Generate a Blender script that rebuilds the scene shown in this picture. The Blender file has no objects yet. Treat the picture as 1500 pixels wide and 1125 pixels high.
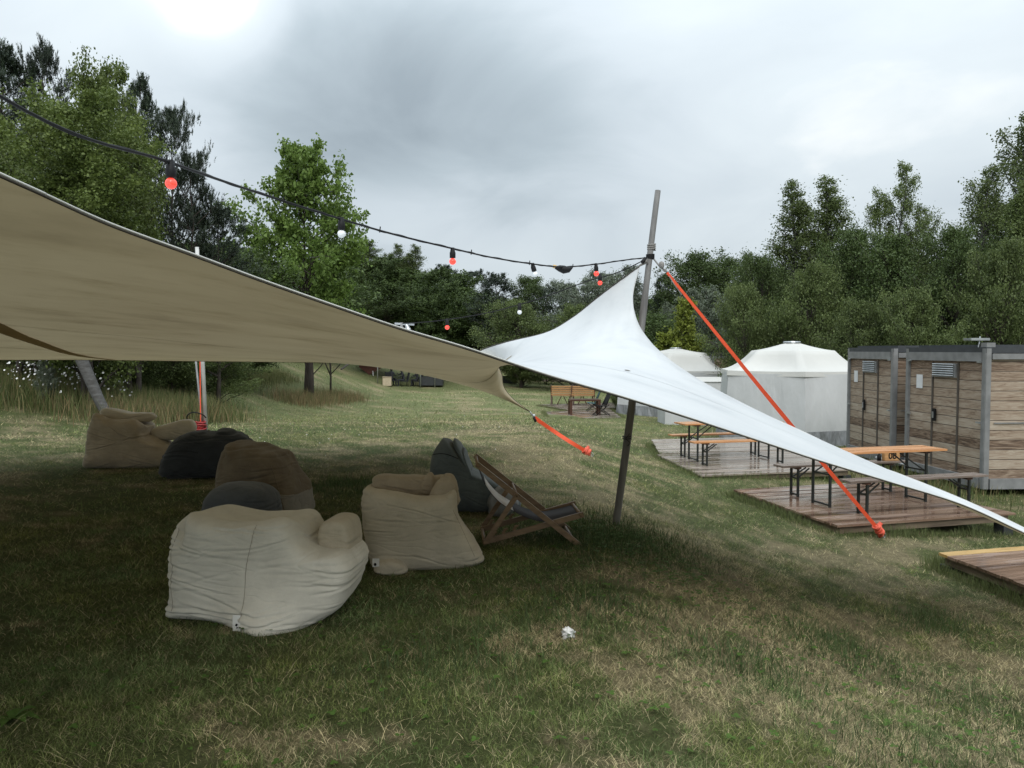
import bpy, bmesh, math, random
import numpy as np
from mathutils import Vector, Matrix
from mathutils.bvhtree import BVHTree

random.seed(7)
rng = np.random.default_rng(11)
scene = bpy.context.scene
COL = scene.collection
R = math.radians
FPX, CX, CY = 1180.0, 750.0, 562.5
PITCH = math.atan((562.5 - 512.0) / FPX)
EYE = 1.65

# ------------------------------------------------------------------ numpy noise
def _hash(ix, iy, iz, s):
    n = (ix * 374761393 + iy * 668265263 + iz * 2147483647 + s * 974634777) & 0xFFFFFFFF
    n = ((n ^ (n >> 13)) * 1274126177) & 0xFFFFFFFF
    n = ((n ^ (n >> 16)) * 2246822519) & 0xFFFFFFFF
    return ((n ^ (n >> 15)) & 0xFFFFFF) / float(0xFFFFFF)

def vnoise(x, y, z=None, seed=0):
    x = np.asarray(x, float); y = np.asarray(y, float)
    z = np.zeros_like(x) if z is None else np.asarray(z, float)
    xi, yi, zi = np.floor(x).astype(np.int64), np.floor(y).astype(np.int64), np.floor(z).astype(np.int64)
    fx, fy, fz = x - xi, y - yi, z - zi
    fx = fx * fx * (3 - 2 * fx); fy = fy * fy * (3 - 2 * fy); fz = fz * fz * (3 - 2 * fz)
    r = 0
    for dx in (0, 1):
        for dy in (0, 1):
            for dz in (0, 1):
                w = (fx if dx else 1 - fx) * (fy if dy else 1 - fy) * (fz if dz else 1 - fz)
                r = r + w * _hash(xi + dx, yi + dy, zi + dz, seed)
    return r

def fbm(x, y, z=None, octv=4, seed=0):
    a, s, t = 0.5, 0.0, 0.0
    x = np.asarray(x, float); y = np.asarray(y, float)
    for k in range(octv):
        s = s + a * vnoise(x, y, z, seed + k * 17); t += a
        x = x * 2.03 + 5.1; y = y * 2.03 + 1.7
        if z is not None: z = np.asarray(z, float) * 2.03 + 3.3
        a *= 0.5
    return s / t

def sm(a, b, v):
    u = np.clip((np.asarray(v, float) - a) / (b - a), 0, 1)
    return u * u * (3 - 2 * u)

# ------------------------------------------------------------------ terrain height and photo geometry
def gz(x, y):
    x = np.asarray(x, float); y = np.asarray(y, float)
    s = (0.62 * sm(0.4, 3.4, x) + 0.28 * sm(3, 8.5, x)) * sm(-6, 6, y + 0 * x)
    t = sm(12, 40, y)
    z = -s * (1 - t) - 1.24 * t
    z = z + 2.6 * sm(-7, -17, x) * sm(13, 32, y)
    z = z + 3.0 * sm(60, 160, np.hypot(x, y)) * sm(-5, 40, y)
    z = z + 2.3 * sm(55, 72, y) * sm(3, -6, x)
    z = z + 0.05 * (fbm(x * 0.5, y * 0.5, octv=3, seed=5) - 0.5)
    return z

def GZ(x, y): return float(gz(np.array([x]), np.array([y]))[0])

def P(px, py, Y):
    "point on the plane y = Y seen at photo pixel (px, py)"
    a, b = (px - CX) / FPX, -(py - CY) / FPX
    cp, sp = math.cos(PITCH), math.sin(PITCH)
    d = Vector((a, cp + b * sp, -sp + b * cp))
    return Vector((0, 0, EYE)) + d * (Y / d.y)

def G(px, py):
    "where the ground lies behind photo pixel (px, py)"
    Y = 2.0 * 1.004 ** np.arange(1150); p = P(px, py, 1.0) - Vector((0, 0, EYE))
    x, z = p.x * Y, EYE + p.z * Y; g = gz(x, Y); h = np.nonzero(z <= g)[0]
    if len(h) == 0: return P(px, py, 60)
    k = h[0]; return Vector((x[k], Y[k], g[k]))

# ------------------------------------------------------------------ materials
def new_mat(name):
    m = bpy.data.materials.new(name); m.use_nodes = True
    nt = m.node_tree
    for n in list(nt.nodes): nt.nodes.remove(n)
    out = nt.nodes.new('ShaderNodeOutputMaterial')
    return m, nt, out

def nd(nt, t, **kw):
    n = nt.nodes.new(t)
    for k, v in kw.items():
        if k.startswith('i_'): n.inputs[k[2:].replace('_', ' ')].default_value = v
        elif isinstance(k, str): setattr(n, k, v)
    return n

def ramp(nt, fac, stops):
    r = nt.nodes.new('ShaderNodeValToRGB')
    e = r.color_ramp.elements
    e[0].position, e[0].color = stops[0][0], (*stops[0][1], 1)
    e[1].position, e[1].color = stops[-1][0], (*stops[-1][1], 1)
    for p, c in stops[1:-1]:
        q = e.new(p); q.color = (*c, 1)
    nt.links.new(fac, r.inputs[0])
    return r.outputs[0]

def simple_mat(name, c1, c2=None, scale=8.0, rough=0.7, bump=0.2, bscale=60, metal=0.0, stretch=(1, 1, 1), spec=0.5, coords='Object', detail=6, bdist=0.01, rough2=None, trans=0.0):
    m, nt, out = new_mat(name)
    L = nt.links.new
    b = nd(nt, 'ShaderNodeBsdfPrincipled')
    tc = nd(nt, 'ShaderNodeTexCoord'); mp = nd(nt, 'ShaderNodeMapping')
    mp.inputs['Scale'].default_value = stretch
    L(tc.outputs[coords], mp.inputs[0])
    n1 = nd(nt, 'ShaderNodeTexNoise'); n1.inputs['Scale'].default_value = scale; n1.inputs['Detail'].default_value = detail
    L(mp.outputs[0], n1.inputs[0])
    c2 = c2 or tuple(x * 0.7 for x in c1)
    L(ramp(nt, n1.outputs[0], [(0.3, c2), (0.7, c1)]), b.inputs['Base Color'])
    if rough2 is not None:
        mr = nd(nt, 'ShaderNodeMapRange'); L(n1.outputs[0], mr.inputs[0])
        mr.inputs[1].default_value = 0.4; mr.inputs[2].default_value = 0.6
        mr.inputs[3].default_value = rough; mr.inputs[4].default_value = rough2
        L(mr.outputs[0], b.inputs['Roughness'])
    else: b.inputs['Roughness'].default_value = rough
    b.inputs['Metallic'].default_value = metal
    b.inputs['Specular IOR Level'].default_value = spec
    if bump:
        n2 = nd(nt, 'ShaderNodeTexNoise'); n2.inputs['Scale'].default_value = bscale; n2.inputs['Detail'].default_value = 4
        L(mp.outputs[0], n2.inputs[0])
        bp = nd(nt, 'ShaderNodeBump'); bp.inputs['Strength'].default_value = bump; bp.inputs['Distance'].default_value = bdist
        L(n2.outputs[0], bp.inputs['Height']); L(bp.outputs[0], b.inputs['Normal'])
    if trans:
        tr = nd(nt, 'ShaderNodeBsdfTranslucent'); tr.inputs[0].default_value = (*c1, 1)
        mx = nd(nt, 'ShaderNodeMixShader'); mx.inputs[0].default_value = trans
        L(b.outputs[0], mx.inputs[1]); L(tr.outputs[0], mx.inputs[2]); L(mx.outputs[0], out.inputs[0])
    else: L(b.outputs[0], out.inputs[0])
    return m

def leaf_mat(name, dark, light, trans=0.3, rough=0.55):
    m, nt, out = new_mat(name); L = nt.links.new
    at = nd(nt, 'ShaderNodeAttribute', attribute_name='tint')
    oi = nd(nt, 'ShaderNodeObjectInfo')
    col = ramp(nt, at.outputs['Fac'], [(0.0, dark), (1.0, light)])
    hs = nd(nt, 'ShaderNodeHueSaturation')
    mr = nd(nt, 'ShaderNodeMapRange'); L(oi.outputs['Random'], mr.inputs[0])
    mr.inputs[3].default_value = 0.8; mr.inputs[4].default_value = 1.2
    L(mr.outputs[0], hs.inputs['Value']); L(col, hs.inputs['Color'])
    b = nd(nt, 'ShaderNodeBsdfPrincipled'); b.inputs['Roughness'].default_value = rough
    b.inputs['Specular IOR Level'].default_value = 0.3
    tr = nd(nt, 'ShaderNodeBsdfTranslucent'); mx = nd(nt, 'ShaderNodeMixShader'); mx.inputs[0].default_value = trans
    L(hs.outputs[0], b.inputs['Base Color']); L(hs.outputs[0], tr.inputs[0])
    L(b.outputs[0], mx.inputs[1]); L(tr.outputs[0], mx.inputs[2]); L(mx.outputs[0], out.inputs[0])
    return m

def fabric_mat(name, base, dark=None, weave=900, bump=0.4):
    "coarse woven upholstery cloth with faint blotches"
    m, nt, out = new_mat(name); L = nt.links.new
    dark = dark or tuple(c * 0.72 for c in base)
    tc = nd(nt, 'ShaderNodeTexCoord')
    n1 = nd(nt, 'ShaderNodeTexNoise'); n1.inputs['Scale'].default_value = 5; n1.inputs['Detail'].default_value = 8; n1.inputs['Roughness'].default_value = 0.7
    n2 = nd(nt, 'ShaderNodeTexNoise'); n2.inputs['Scale'].default_value = 260; n2.inputs['Detail'].default_value = 2
    L(tc.outputs['Object'], n1.inputs[0]); L(tc.outputs['Object'], n2.inputs[0])
    ad = nd(nt, 'ShaderNodeMath', operation='MULTIPLY_ADD'); L(n2.outputs[0], ad.inputs[0]); ad.inputs[1].default_value = 0.35
    L(n1.outputs[0], ad.inputs[2])
    col = ramp(nt, ad.outputs[0], [(0.45, dark), (0.8, base)])
    b = nd(nt, 'ShaderNodeBsdfPrincipled'); b.inputs['Roughness'].default_value = 0.85
    b.inputs['Specular IOR Level'].default_value = 0.2
    b.inputs['Sheen Weight'].default_value = 0.15
    L(col, b.inputs['Base Color'])
    bp = nd(nt, 'ShaderNodeBump'); bp.inputs['Strength'].default_value = bump; bp.inputs['Distance'].default_value = 0.004
    n3 = nd(nt, 'ShaderNodeTexNoise'); n3.inputs['Scale'].default_value = 30; n3.inputs['Detail'].default_value = 5
    L(tc.outputs['Object'], n3.inputs[0])
    L(n3.outputs[0], bp.inputs['Height'])
    mp = nd(nt, 'ShaderNodeMapping'); mp.inputs['Scale'].default_value = (1.5, 1.5, 5.0); mp.inputs['Rotation'].default_value = (0, 0.15, 0); L(tc.outputs['Object'], mp.inputs[0])
    n4 = nd(nt, 'ShaderNodeTexNoise'); n4.inputs['Scale'].default_value = 1.5; n4.inputs['Detail'].default_value = 1.6; n4.inputs['Distortion'].default_value = 1.1; L(mp.outputs[0], n4.inputs[0])
    a1 = nd(nt, 'ShaderNodeMath', operation='SUBTRACT'); L(n4.outputs[0], a1.inputs[0]); a1.inputs[1].default_value = 0.5
    a2 = nd(nt, 'ShaderNodeMath', operation='ABSOLUTE'); L(a1.outputs[0], a2.inputs[0])
    a3 = nd(nt, 'ShaderNodeMapRange'); L(a2.outputs[0], a3.inputs[0]); a3.inputs[1].default_value = 0.0; a3.inputs[2].default_value = 0.05
    b2 = nd(nt, 'ShaderNodeBump'); b2.inputs['Strength'].default_value = 0.26; b2.inputs['Distance'].default_value = 0.012
    L(a3.outputs[0], b2.inputs['Height']); L(bp.outputs[0], b2.inputs['Normal']); L(b2.outputs[0], b.inputs['Normal'])
    L(b.outputs[0], out.inputs[0])
    return m

def plank_mat(name, cols, wet=True, pitch=0.14, axis=1, gapless=True):
    "weathered boards: each board its own tone, grain along it, wet patches that shine"
    m, nt, out = new_mat(name); L = nt.links.new
    tc = nd(nt, 'ShaderNodeTexCoord'); sx = nd(nt, 'ShaderNodeSeparateXYZ'); L(tc.outputs['Object'], sx.inputs[0])
    mu = nd(nt, 'ShaderNodeMath', operation='DIVIDE'); L(sx.outputs[axis], mu.inputs[0]); mu.inputs[1].default_value = pitch
    fl = nd(nt, 'ShaderNodeMath', operation='FLOOR'); L(mu.outputs[0], fl.inputs[0])
    wn = nd(nt, 'ShaderNodeTexWhiteNoise', noise_dimensions='1D'); L(fl.outputs[0], wn.inputs['W'])
    mp = nd(nt, 'ShaderNodeMapping')
    sc = [1.2, 1.2, 1.2]; sc[axis] = 30; sc[2] = 30 if axis != 2 else sc[2]
    mp.inputs['Scale'].default_value = sc
    L(tc.outputs['Object'], mp.inputs[0])
    n1 = nd(nt, 'ShaderNodeTexNoise'); n1.inputs['Scale'].default_value = 1.6; n1.inputs['Detail'].default_value = 8; n1.inputs['Distortion'].default_value = 0.6
    L(mp.outputs[0], n1.inputs[0])
    mx = nd(nt, 'ShaderNodeMath', operation='MULTIPLY_ADD'); L(wn.outputs[0], mx.inputs[0]); mx.inputs[1].default_value = 0.45
    L(n1.outputs[0], mx.inputs[2])
    col = ramp(nt, mx.outputs[0], [(0.3, cols[0]), (0.6, cols[1]), (0.95, cols[2])])
    b = nd(nt, 'ShaderNodeBsdfPrincipled')
    L(col, b.inputs['Base Color'])
    n2 = nd(nt, 'ShaderNodeTexNoise'); n2.inputs['Scale'].default_value = 1.0; n2.inputs['Detail'].default_value = 4
    mp2 = nd(nt, 'ShaderNodeMapping'); s2 = [1.0, 1.0, 1.0]; s2[axis] = 5.0
    mp2.inputs['Scale'].default_value = s2; L(tc.outputs['Object'], mp2.inputs[0]); L(mp2.outputs[0], n2.inputs[0])
    mr = nd(nt, 'ShaderNodeMapRange'); L(n2.outputs[0], mr.inputs[0])
    mr.inputs[1].default_value = 0.38; mr.inputs[2].default_value = 0.52
    mr.inputs[3].default_value = 0.45; mr.inputs[4].default_value = 0.04 if wet else 0.5
    L(mr.outputs[0], b.inputs['Roughness'])
    bp = nd(nt, 'ShaderNodeBump'); bp.inputs['Strength'].default_value = 0.12; bp.inputs['Distance'].default_value = 0.004
    L(n1.outputs[0], bp.inputs['Height'])
    L(bp.outputs[0], b.inputs['Normal'])
    L(b.outputs[0], out.inputs[0])
    return m

M = {}
M['steel_dark'] = simple_mat('dark green steel', (0.018, 0.022, 0.02), (0.01, 0.012, 0.011), rough=0.4, metal=0.0, bump=0.05)
M['steel_grey'] = simple_mat('grey painted steel', (0.23, 0.232, 0.23), (0.15, 0.152, 0.152), scale=5, rough=0.5, bump=0.08)
M['roof_grey'] = simple_mat('dark roof steel', (0.045, 0.05, 0.055), (0.03, 0.033, 0.036), rough=0.6, bump=0.1)
M['silver'] = simple_mat('galvanised metal', (0.5, 0.52, 0.53), (0.35, 0.37, 0.38), rough=0.35, metal=0.7, bump=0.05)
M['white_plastic'] = simple_mat('white plastic', (0.7, 0.71, 0.72), (0.6, 0.61, 0.62), rough=0.4, bump=0.02)
M['white_pole'] = simple_mat('white pole', (0.62, 0.62, 0.6), (0.42, 0.42, 0.4), scale=3, rough=0.4, bump=0.05)
M['wood_orange'] = simple_mat('varnished spruce', (0.56, 0.28, 0.12), (0.42, 0.19, 0.075), scale=2.0, rough=0.22, bump=0.1, bscale=5, stretch=(1, 14, 14), rough2=0.4)
M['wood_wet'] = simple_mat('worn wet bench wood', (0.22, 0.17, 0.14), (0.11, 0.085, 0.07), scale=2.0, rough=0.18, bump=0.15, bscale=6, stretch=(1.5, 14, 14), rough2=0.5)
M['wood_bench'] = simple_mat('oiled slats', (0.5, 0.28, 0.12), (0.38, 0.2, 0.08), scale=2.5, rough=0.4, bump=0.1, stretch=(1, 12, 12))
M['wood_chair'] = simple_mat('deck chair beech', (0.24, 0.155, 0.085), (0.15, 0.095, 0.05), scale=3, rough=0.5, bump=0.1, stretch=(3, 12, 12))
M['wood_brown'] = simple_mat('dark red brown wood', (0.085, 0.035, 0.022), (0.05, 0.02, 0.013), scale=3, rough=0.3, bump=0.1)
M['timber'] = simple_mat('rough joist timber', (0.2, 0.15, 0.1), (0.09, 0.065, 0.045), scale=3, rough=0.7, bump=0.3, stretch=(1, 1, 8))
M['pole_wood'] = simple_mat('grey weathered pole', (0.19, 0.185, 0.178), (0.095, 0.09, 0.086), scale=3.5, rough=0.7, bump=0.5, bscale=12, stretch=(6, 6, 0.5))
M['rope'] = simple_mat('grey rope', (0.26, 0.25, 0.23), (0.15, 0.14, 0.13), scale=60, rough=0.85, bump=0.7, bscale=150)
M['black'] = simple_mat('black rubber', (0.008, 0.008, 0.009), (0.005, 0.005, 0.005), rough=0.6, bump=0.05, spec=0.25)
M['orange'] = simple_mat('orange webbing', (0.95, 0.13, 0.05), (0.85, 0.1, 0.035), scale=40, rough=0.55, bump=0.5, bscale=220, trans=0.15)
M['orange_wrap'] = simple_mat('faded orange webbing', (0.78, 0.14, 0.08), (0.55, 0.07, 0.035), scale=30, rough=0.6, bump=0.5, bscale=120)
M['red_box'] = simple_mat('dark red cord', (0.35, 0.02, 0.02), (0.15, 0.01, 0.01), scale=30, rough=0.5, bump=0.5)
M['paper'] = simple_mat('damp paper', (0.78, 0.78, 0.76), (0.6, 0.6, 0.58), rough=0.8, bump=0.3, bscale=80)
M['beige_box'] = simple_mat('beige box', (0.52, 0.43, 0.3), (0.4, 0.33, 0.23), rough=0.7, bump=0.1)
M['tan_light'] = fabric_mat('light oat canvas', (0.64, 0.605, 0.52), (0.53, 0.5, 0.425))
M['tan_mid'] = fabric_mat('sand canvas', (0.5, 0.44, 0.335), (0.39, 0.34, 0.255))
M['tan_warm'] = fabric_mat('warm sand canvas', (0.38, 0.315, 0.225), (0.28, 0.23, 0.16))  # own colour of the left bag; on the ears a painted shade tone
M['brown_cloth'] = fabric_mat('brown canvas', (0.17, 0.135, 0.09), (0.105, 0.08, 0.052))
M['greytan'] = fabric_mat('taupe canvas', (0.27, 0.25, 0.21), (0.18, 0.165, 0.14))
M['slate'] = fabric_mat('slate grey canvas', (0.12, 0.142, 0.145), (0.075, 0.09, 0.093))
M['charcoal'] = fabric_mat('charcoal canvas', (0.036, 0.04, 0.043), (0.022, 0.024, 0.026))
M['navy_cloth'] = fabric_mat('dark blue grey canvas', (0.085, 0.093, 0.1), (0.052, 0.057, 0.062))
M['sling'] = simple_mat('dark sling canvas', (0.03, 0.03, 0.04), (0.02, 0.02, 0.027), rough=0.8, bump=0.3, bscale=200)
M['sling_white'] = simple_mat('white sling stripe', (0.72, 0.72, 0.74), (0.62, 0.62, 0.65), rough=0.8, bump=0.2, bscale=200)
M['tag_white'] = simple_mat('white label', (0.7, 0.69, 0.65), (0.6, 0.59, 0.55), rough=0.7, bump=0)
M['bark'] = simple_mat('bark', (0.075, 0.06, 0.05), (0.035, 0.028, 0.023), scale=6, rough=0.9, bump=0.8, bscale=14, stretch=(3, 3, 0.7), bdist=0.03)
M['birch_bark'] = simple_mat('birch bark', (0.1, 0.098, 0.096), (0.05, 0.047, 0.043), scale=7, rough=0.8, bump=0.6, bscale=12, stretch=(1, 1, 2.4), bdist=0.02)
M['skin'] = simple_mat('skin', (0.35, 0.2, 0.14), rough=0.5, bump=0)
M['hair'] = simple_mat('dark hair', (0.02, 0.015, 0.012), rough=0.6, bump=0.3)
M['dark_clothes'] = simple_mat('dark clothes', (0.02, 0.022, 0.028), (0.012, 0.013, 0.016), rough=0.8, bump=0.2)
M['rust_cloth'] = simple_mat('rust tarpaulin', (0.12, 0.035, 0.02), (0.08, 0.025, 0.015), rough=0.6, bump=0.2)
M['dark_tarp'] = simple_mat('dark tarpaulin', (0.03, 0.033, 0.035), rough=0.7, bump=0.2)
M['teal'] = simple_mat('teal cloth', (0.02, 0.09, 0.1), rough=0.7, bump=0.2)
M['tent_white'] = simple_mat('off white tent canvas', (0.66, 0.655, 0.62), (0.59, 0.585, 0.555), scale=1.2, rough=0.75, bump=0.15, bscale=3, bdist=0.08, trans=0.2)
M['tent_wall'] = simple_mat('tent wall canvas', (0.6, 0.61, 0.61), (0.53, 0.54, 0.54), scale=0.8, rough=0.8, bump=0.3, bscale=1.6, stretch=(2, 2, 0.7), bdist=0.15, trans=0.15)
M['tent_skirt'] = simple_mat('grey mud flap', (0.27, 0.28, 0.29), (0.17, 0.175, 0.18), scale=3, rough=0.5, bump=0.7, bscale=2.2, stretch=(2, 2, 0.5), bdist=0.25)
M['sand_tarp'] = simple_mat('pinkish tarp', (0.3, 0.22, 0.18), rough=0.8, bump=0.2)
M['deck'] = plank_mat('wet deck boards', [(0.03, 0.016, 0.01), (0.125, 0.074, 0.05), (0.26, 0.175, 0.128)], True)
M['deck_grey'] = plank_mat('pale wet deck boards', [(0.08, 0.06, 0.048), (0.2, 0.16, 0.13), (0.34, 0.285, 0.24)], True)
M['deck_yellow'] = simple_mat('fresh yellow board', (0.5, 0.32, 0.11), (0.36, 0.22, 0.07), scale=2, rough=0.25, bump=0.1, stretch=(1, 12, 12), rough2=0.45)
M['red_bulb'] = None

def bulb_mat(name, col, emit):
    m, nt, out = new_mat(name)
    b = nd(nt, 'ShaderNodeBsdfPrincipled'); b.inputs['Base Color'].default_value = (*col, 1)
    b.inputs['Roughness'].default_value = 0.15
    b.inputs['Emission Color'].default_value = (*col, 1); b.inputs['Emission Strength'].default_value = emit
    nt.links.new(b.outputs[0], out.inputs[0]); return m
M['red_bulb'] = bulb_mat('lit red bulb', (1.0, 0.06, 0.04), 0.85)
M['white_bulb'] = bulb_mat('white bulb', (0.75, 0.77, 0.78), 0.0)

def canopy_mat():
    "stretch tent cloth: white outside, sand coloured inside, lets some light through"
    m, nt, out = new_mat('stretch tent cloth'); L = nt.links.new
    geo = nd(nt, 'ShaderNodeNewGeometry'); tc = nd(nt, 'ShaderNodeTexCoord')
    n = nd(nt, 'ShaderNodeTexNoise'); n.inputs['Scale'].default_value = 1.1; n.inputs['Detail'].default_value = 7; n.inputs['Roughness'].default_value = 0.6
    mp = nd(nt, 'ShaderNodeMapping'); mp.inputs['Scale'].default_value = (0.8, 1.1, 1.2)
    L(tc.outputs['Object'], mp.inputs[0]); L(mp.outputs[0], n.inputs[0])
    inside = ramp(nt, n.outputs[0], [(0.25, (0.29, 0.23, 0.14)), (0.42, (0.41, 0.333, 0.205)), (0.7, (0.46, 0.38, 0.24))])
    ns = nd(nt, 'ShaderNodeTexNoise'); ns.inputs['Scale'].default_value = 2.3; ns.inputs['Detail'].default_value = 9; ns.inputs['Roughness'].default_value = 0.72
    mps = nd(nt, 'ShaderNodeMapping'); mps.inputs['Scale'].default_value = (0.45, 0.9, 1.0); mps.inputs['Rotation'].default_value = (0, 0, 0.5); L(tc.outputs['Object'], mps.inputs[0]); L(mps.outputs[0], ns.inputs[0])
    stn = ramp(nt, ns.outputs[0], [(0.3, (0.6, 0.56, 0.5)), (0.42, (0.9, 0.89, 0.87)), (0.5, (1, 1, 1))])
    mst = nd(nt, 'ShaderNodeMix', data_type='RGBA', blend_type='MULTIPLY'); mst.inputs['Factor'].default_value = 0.8; L(inside, mst.inputs['A']); L(stn, mst.inputs['B']); inside = mst.outputs['Result']
    outside = ramp(nt, n.outputs[0], [(0.25, (0.52, 0.55, 0.57)), (0.45, (0.67, 0.695, 0.71)), (0.7, (0.74, 0.76, 0.77))])
    mixc = nd(nt, 'ShaderNodeMix', data_type='RGBA')
    L(geo.outputs['Backfacing'], mixc.inputs['Factor']); L(outside, mixc.inputs['A']); L(inside, mixc.inputs['B'])
    b = nd(nt, 'ShaderNodeBsdfPrincipled'); b.inputs['Roughness'].default_value = 0.42; b.inputs['Specular IOR Level'].default_value = 0.35
    L(mixc.outputs['Result'], b.inputs['Base Color'])
    tr = nd(nt, 'ShaderNodeBsdfTranslucent'); L(inside, tr.inputs[0])
    n2 = nd(nt, 'ShaderNodeTexNoise'); n2.inputs['Scale'].default_value = 0.9; n2.inputs['Detail'].default_value = 6
    mp2 = nd(nt, 'ShaderNodeMapping'); mp2.inputs['Scale'].default_value = (0.6, 1.0, 1.0); mp2.inputs['Rotation'].default_value = (0, 0, R(20))
    L(tc.outputs['Object'], mp2.inputs[0]); L(mp2.outputs[0], n2.inputs[0])
    bp = nd(nt, 'ShaderNodeBump'); bp.inputs['Strength'].default_value = 0.12; bp.inputs['Distance'].default_value = 0.05
    L(n2.outputs[0], bp.inputs['Height']); L(bp.outputs[0], b.inputs['Normal'])
    mx = nd(nt, 'ShaderNodeMixShader'); mx.inputs[0].default_value = 0.22
    L(b.outputs[0], mx.inputs[1]); L(tr.outputs[0], mx.inputs[2]); L(mx.outputs[0], out.inputs[0])
    return m
M['canopy'] = canopy_mat()

def cladding_mat():
    "printed driftwood cladding in courses of boards"
    m, nt, out = new_mat('driftwood cladding'); L = nt.links.new
    tc = nd(nt, 'ShaderNodeTexCoord'); sx = nd(nt, 'ShaderNodeSeparateXYZ'); L(tc.outputs['Object'], sx.inputs[0])
    def mth(op, a, b=None):
        q = nd(nt, 'ShaderNodeMath', operation=op)
        for i, v in enumerate((a, b)):
            if v is None: continue
            if isinstance(v, (int, float)): q.inputs[i].default_value = v
            else: L(v, q.inputs[i])
        return q.outputs[0]
    course = mth('DIVIDE', sx.outputs[2], 0.172)
    fl = mth('FLOOR', course); fr = mth('FRACT', course)
    wn = nd(nt, 'ShaderNodeTexWhiteNoise', noise_dimensions='1D'); L(fl, wn.inputs['W'])
    mp = nd(nt, 'ShaderNodeMapping'); mp.inputs['Scale'].default_value = (1.3, 1.3, 11)
    L(tc.outputs['Object'], mp.inputs[0])
    off = nd(nt, 'ShaderNodeCombineXYZ'); L(mth('MULTIPLY', wn.outputs[0], 30.0), off.inputs[0]); L(mth('MULTIPLY', wn.outputs[0], 17.0), off.inputs[1])
    L(off.outputs[0], mp.inputs['Location'])
    n1 = nd(nt, 'ShaderNodeTexNoise'); n1.inputs['Scale'].default_value = 1.6; n1.inputs['Detail'].default_value = 9; n1.inputs['Distortion'].default_value = 1.6; n1.inputs['Roughness'].default_value = 0.65
    L(mp.outputs[0], n1.inputs[0])
    v = mth('ADD', mth('MULTIPLY', wn.outputs[0], 0.3), n1.outputs[0])
    col = ramp(nt, v, [(0.38, (0.06, 0.036, 0.023)), (0.5, (0.16, 0.105, 0.07)), (0.64, (0.28, 0.21, 0.15)), (0.9, (0.42, 0.355, 0.28))])
    line = mth('LESS_THAN', fr, 0.07)
    mix = nd(nt, 'ShaderNodeMix', data_type='RGBA'); L(line, mix.inputs['Factor']); L(col, mix.inputs['A']); mix.inputs['B'].default_value = (0.05, 0.035, 0.025, 1)
    b = nd(nt, 'ShaderNodeBsdfPrincipled'); b.inputs['Roughness'].default_value = 0.6
    L(mix.outputs['Result'], b.inputs['Base Color']); L(b.outputs[0], out.inputs[0])
    bp = nd(nt, 'ShaderNodeBump'); bp.inputs['Strength'].default_value = 0.15; L(n1.outputs[0], bp.inputs['Height']); L(bp.outputs[0], b.inputs['Normal'])
    return m
M['cladding'] = cladding_mat()

M['maple'] = leaf_mat('maple leaves', (0.06, 0.105, 0.02), (0.2, 0.29, 0.07), 0.4)
M['hornbeam'] = leaf_mat('olive green leaves', (0.05, 0.078, 0.018), (0.15, 0.19, 0.05), 0.3)
M['birch'] = leaf_mat('birch leaves', (0.05, 0.075, 0.022), (0.17, 0.215, 0.075), 0.35)
M['broad'] = leaf_mat('dark broad leaves', (0.032, 0.055, 0.017), (0.105, 0.15, 0.045), 0.25)
M['pine'] = leaf_mat('pine needles', (0.014, 0.026, 0.016), (0.05, 0.07, 0.038), 0.1)
M['willow'] = leaf_mat('silvery leaves', (0.065, 0.085, 0.055), (0.18, 0.21, 0.15), 0.2)
M['yellow_green'] = leaf_mat('yellow green leaves', (0.1, 0.13, 0.02), (0.26, 0.3, 0.055), 0.4)

def grass_mat():
    m, nt, out = new_mat('grass blades'); L = nt.links.new
    at = nd(nt, 'ShaderNodeAttribute', attribute_name='gcol')
    b = nd(nt, 'ShaderNodeBsdfPrincipled'); b.inputs['Roughness'].default_value = 0.6; b.inputs['Specular IOR Level'].default_value = 0.25
    tr = nd(nt, 'ShaderNodeBsdfTranslucent'); mx = nd(nt, 'ShaderNodeMixShader'); mx.inputs[0].default_value = 0.25
    L(at.outputs['Color'], b.inputs['Base Color']); L(at.outputs['Color'], tr.inputs[0])
    L(b.outputs[0], mx.inputs[1]); L(tr.outputs[0], mx.inputs[2]); L(mx.outputs[0], out.inputs[0])
    return m
M['grass'] = grass_mat()

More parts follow.
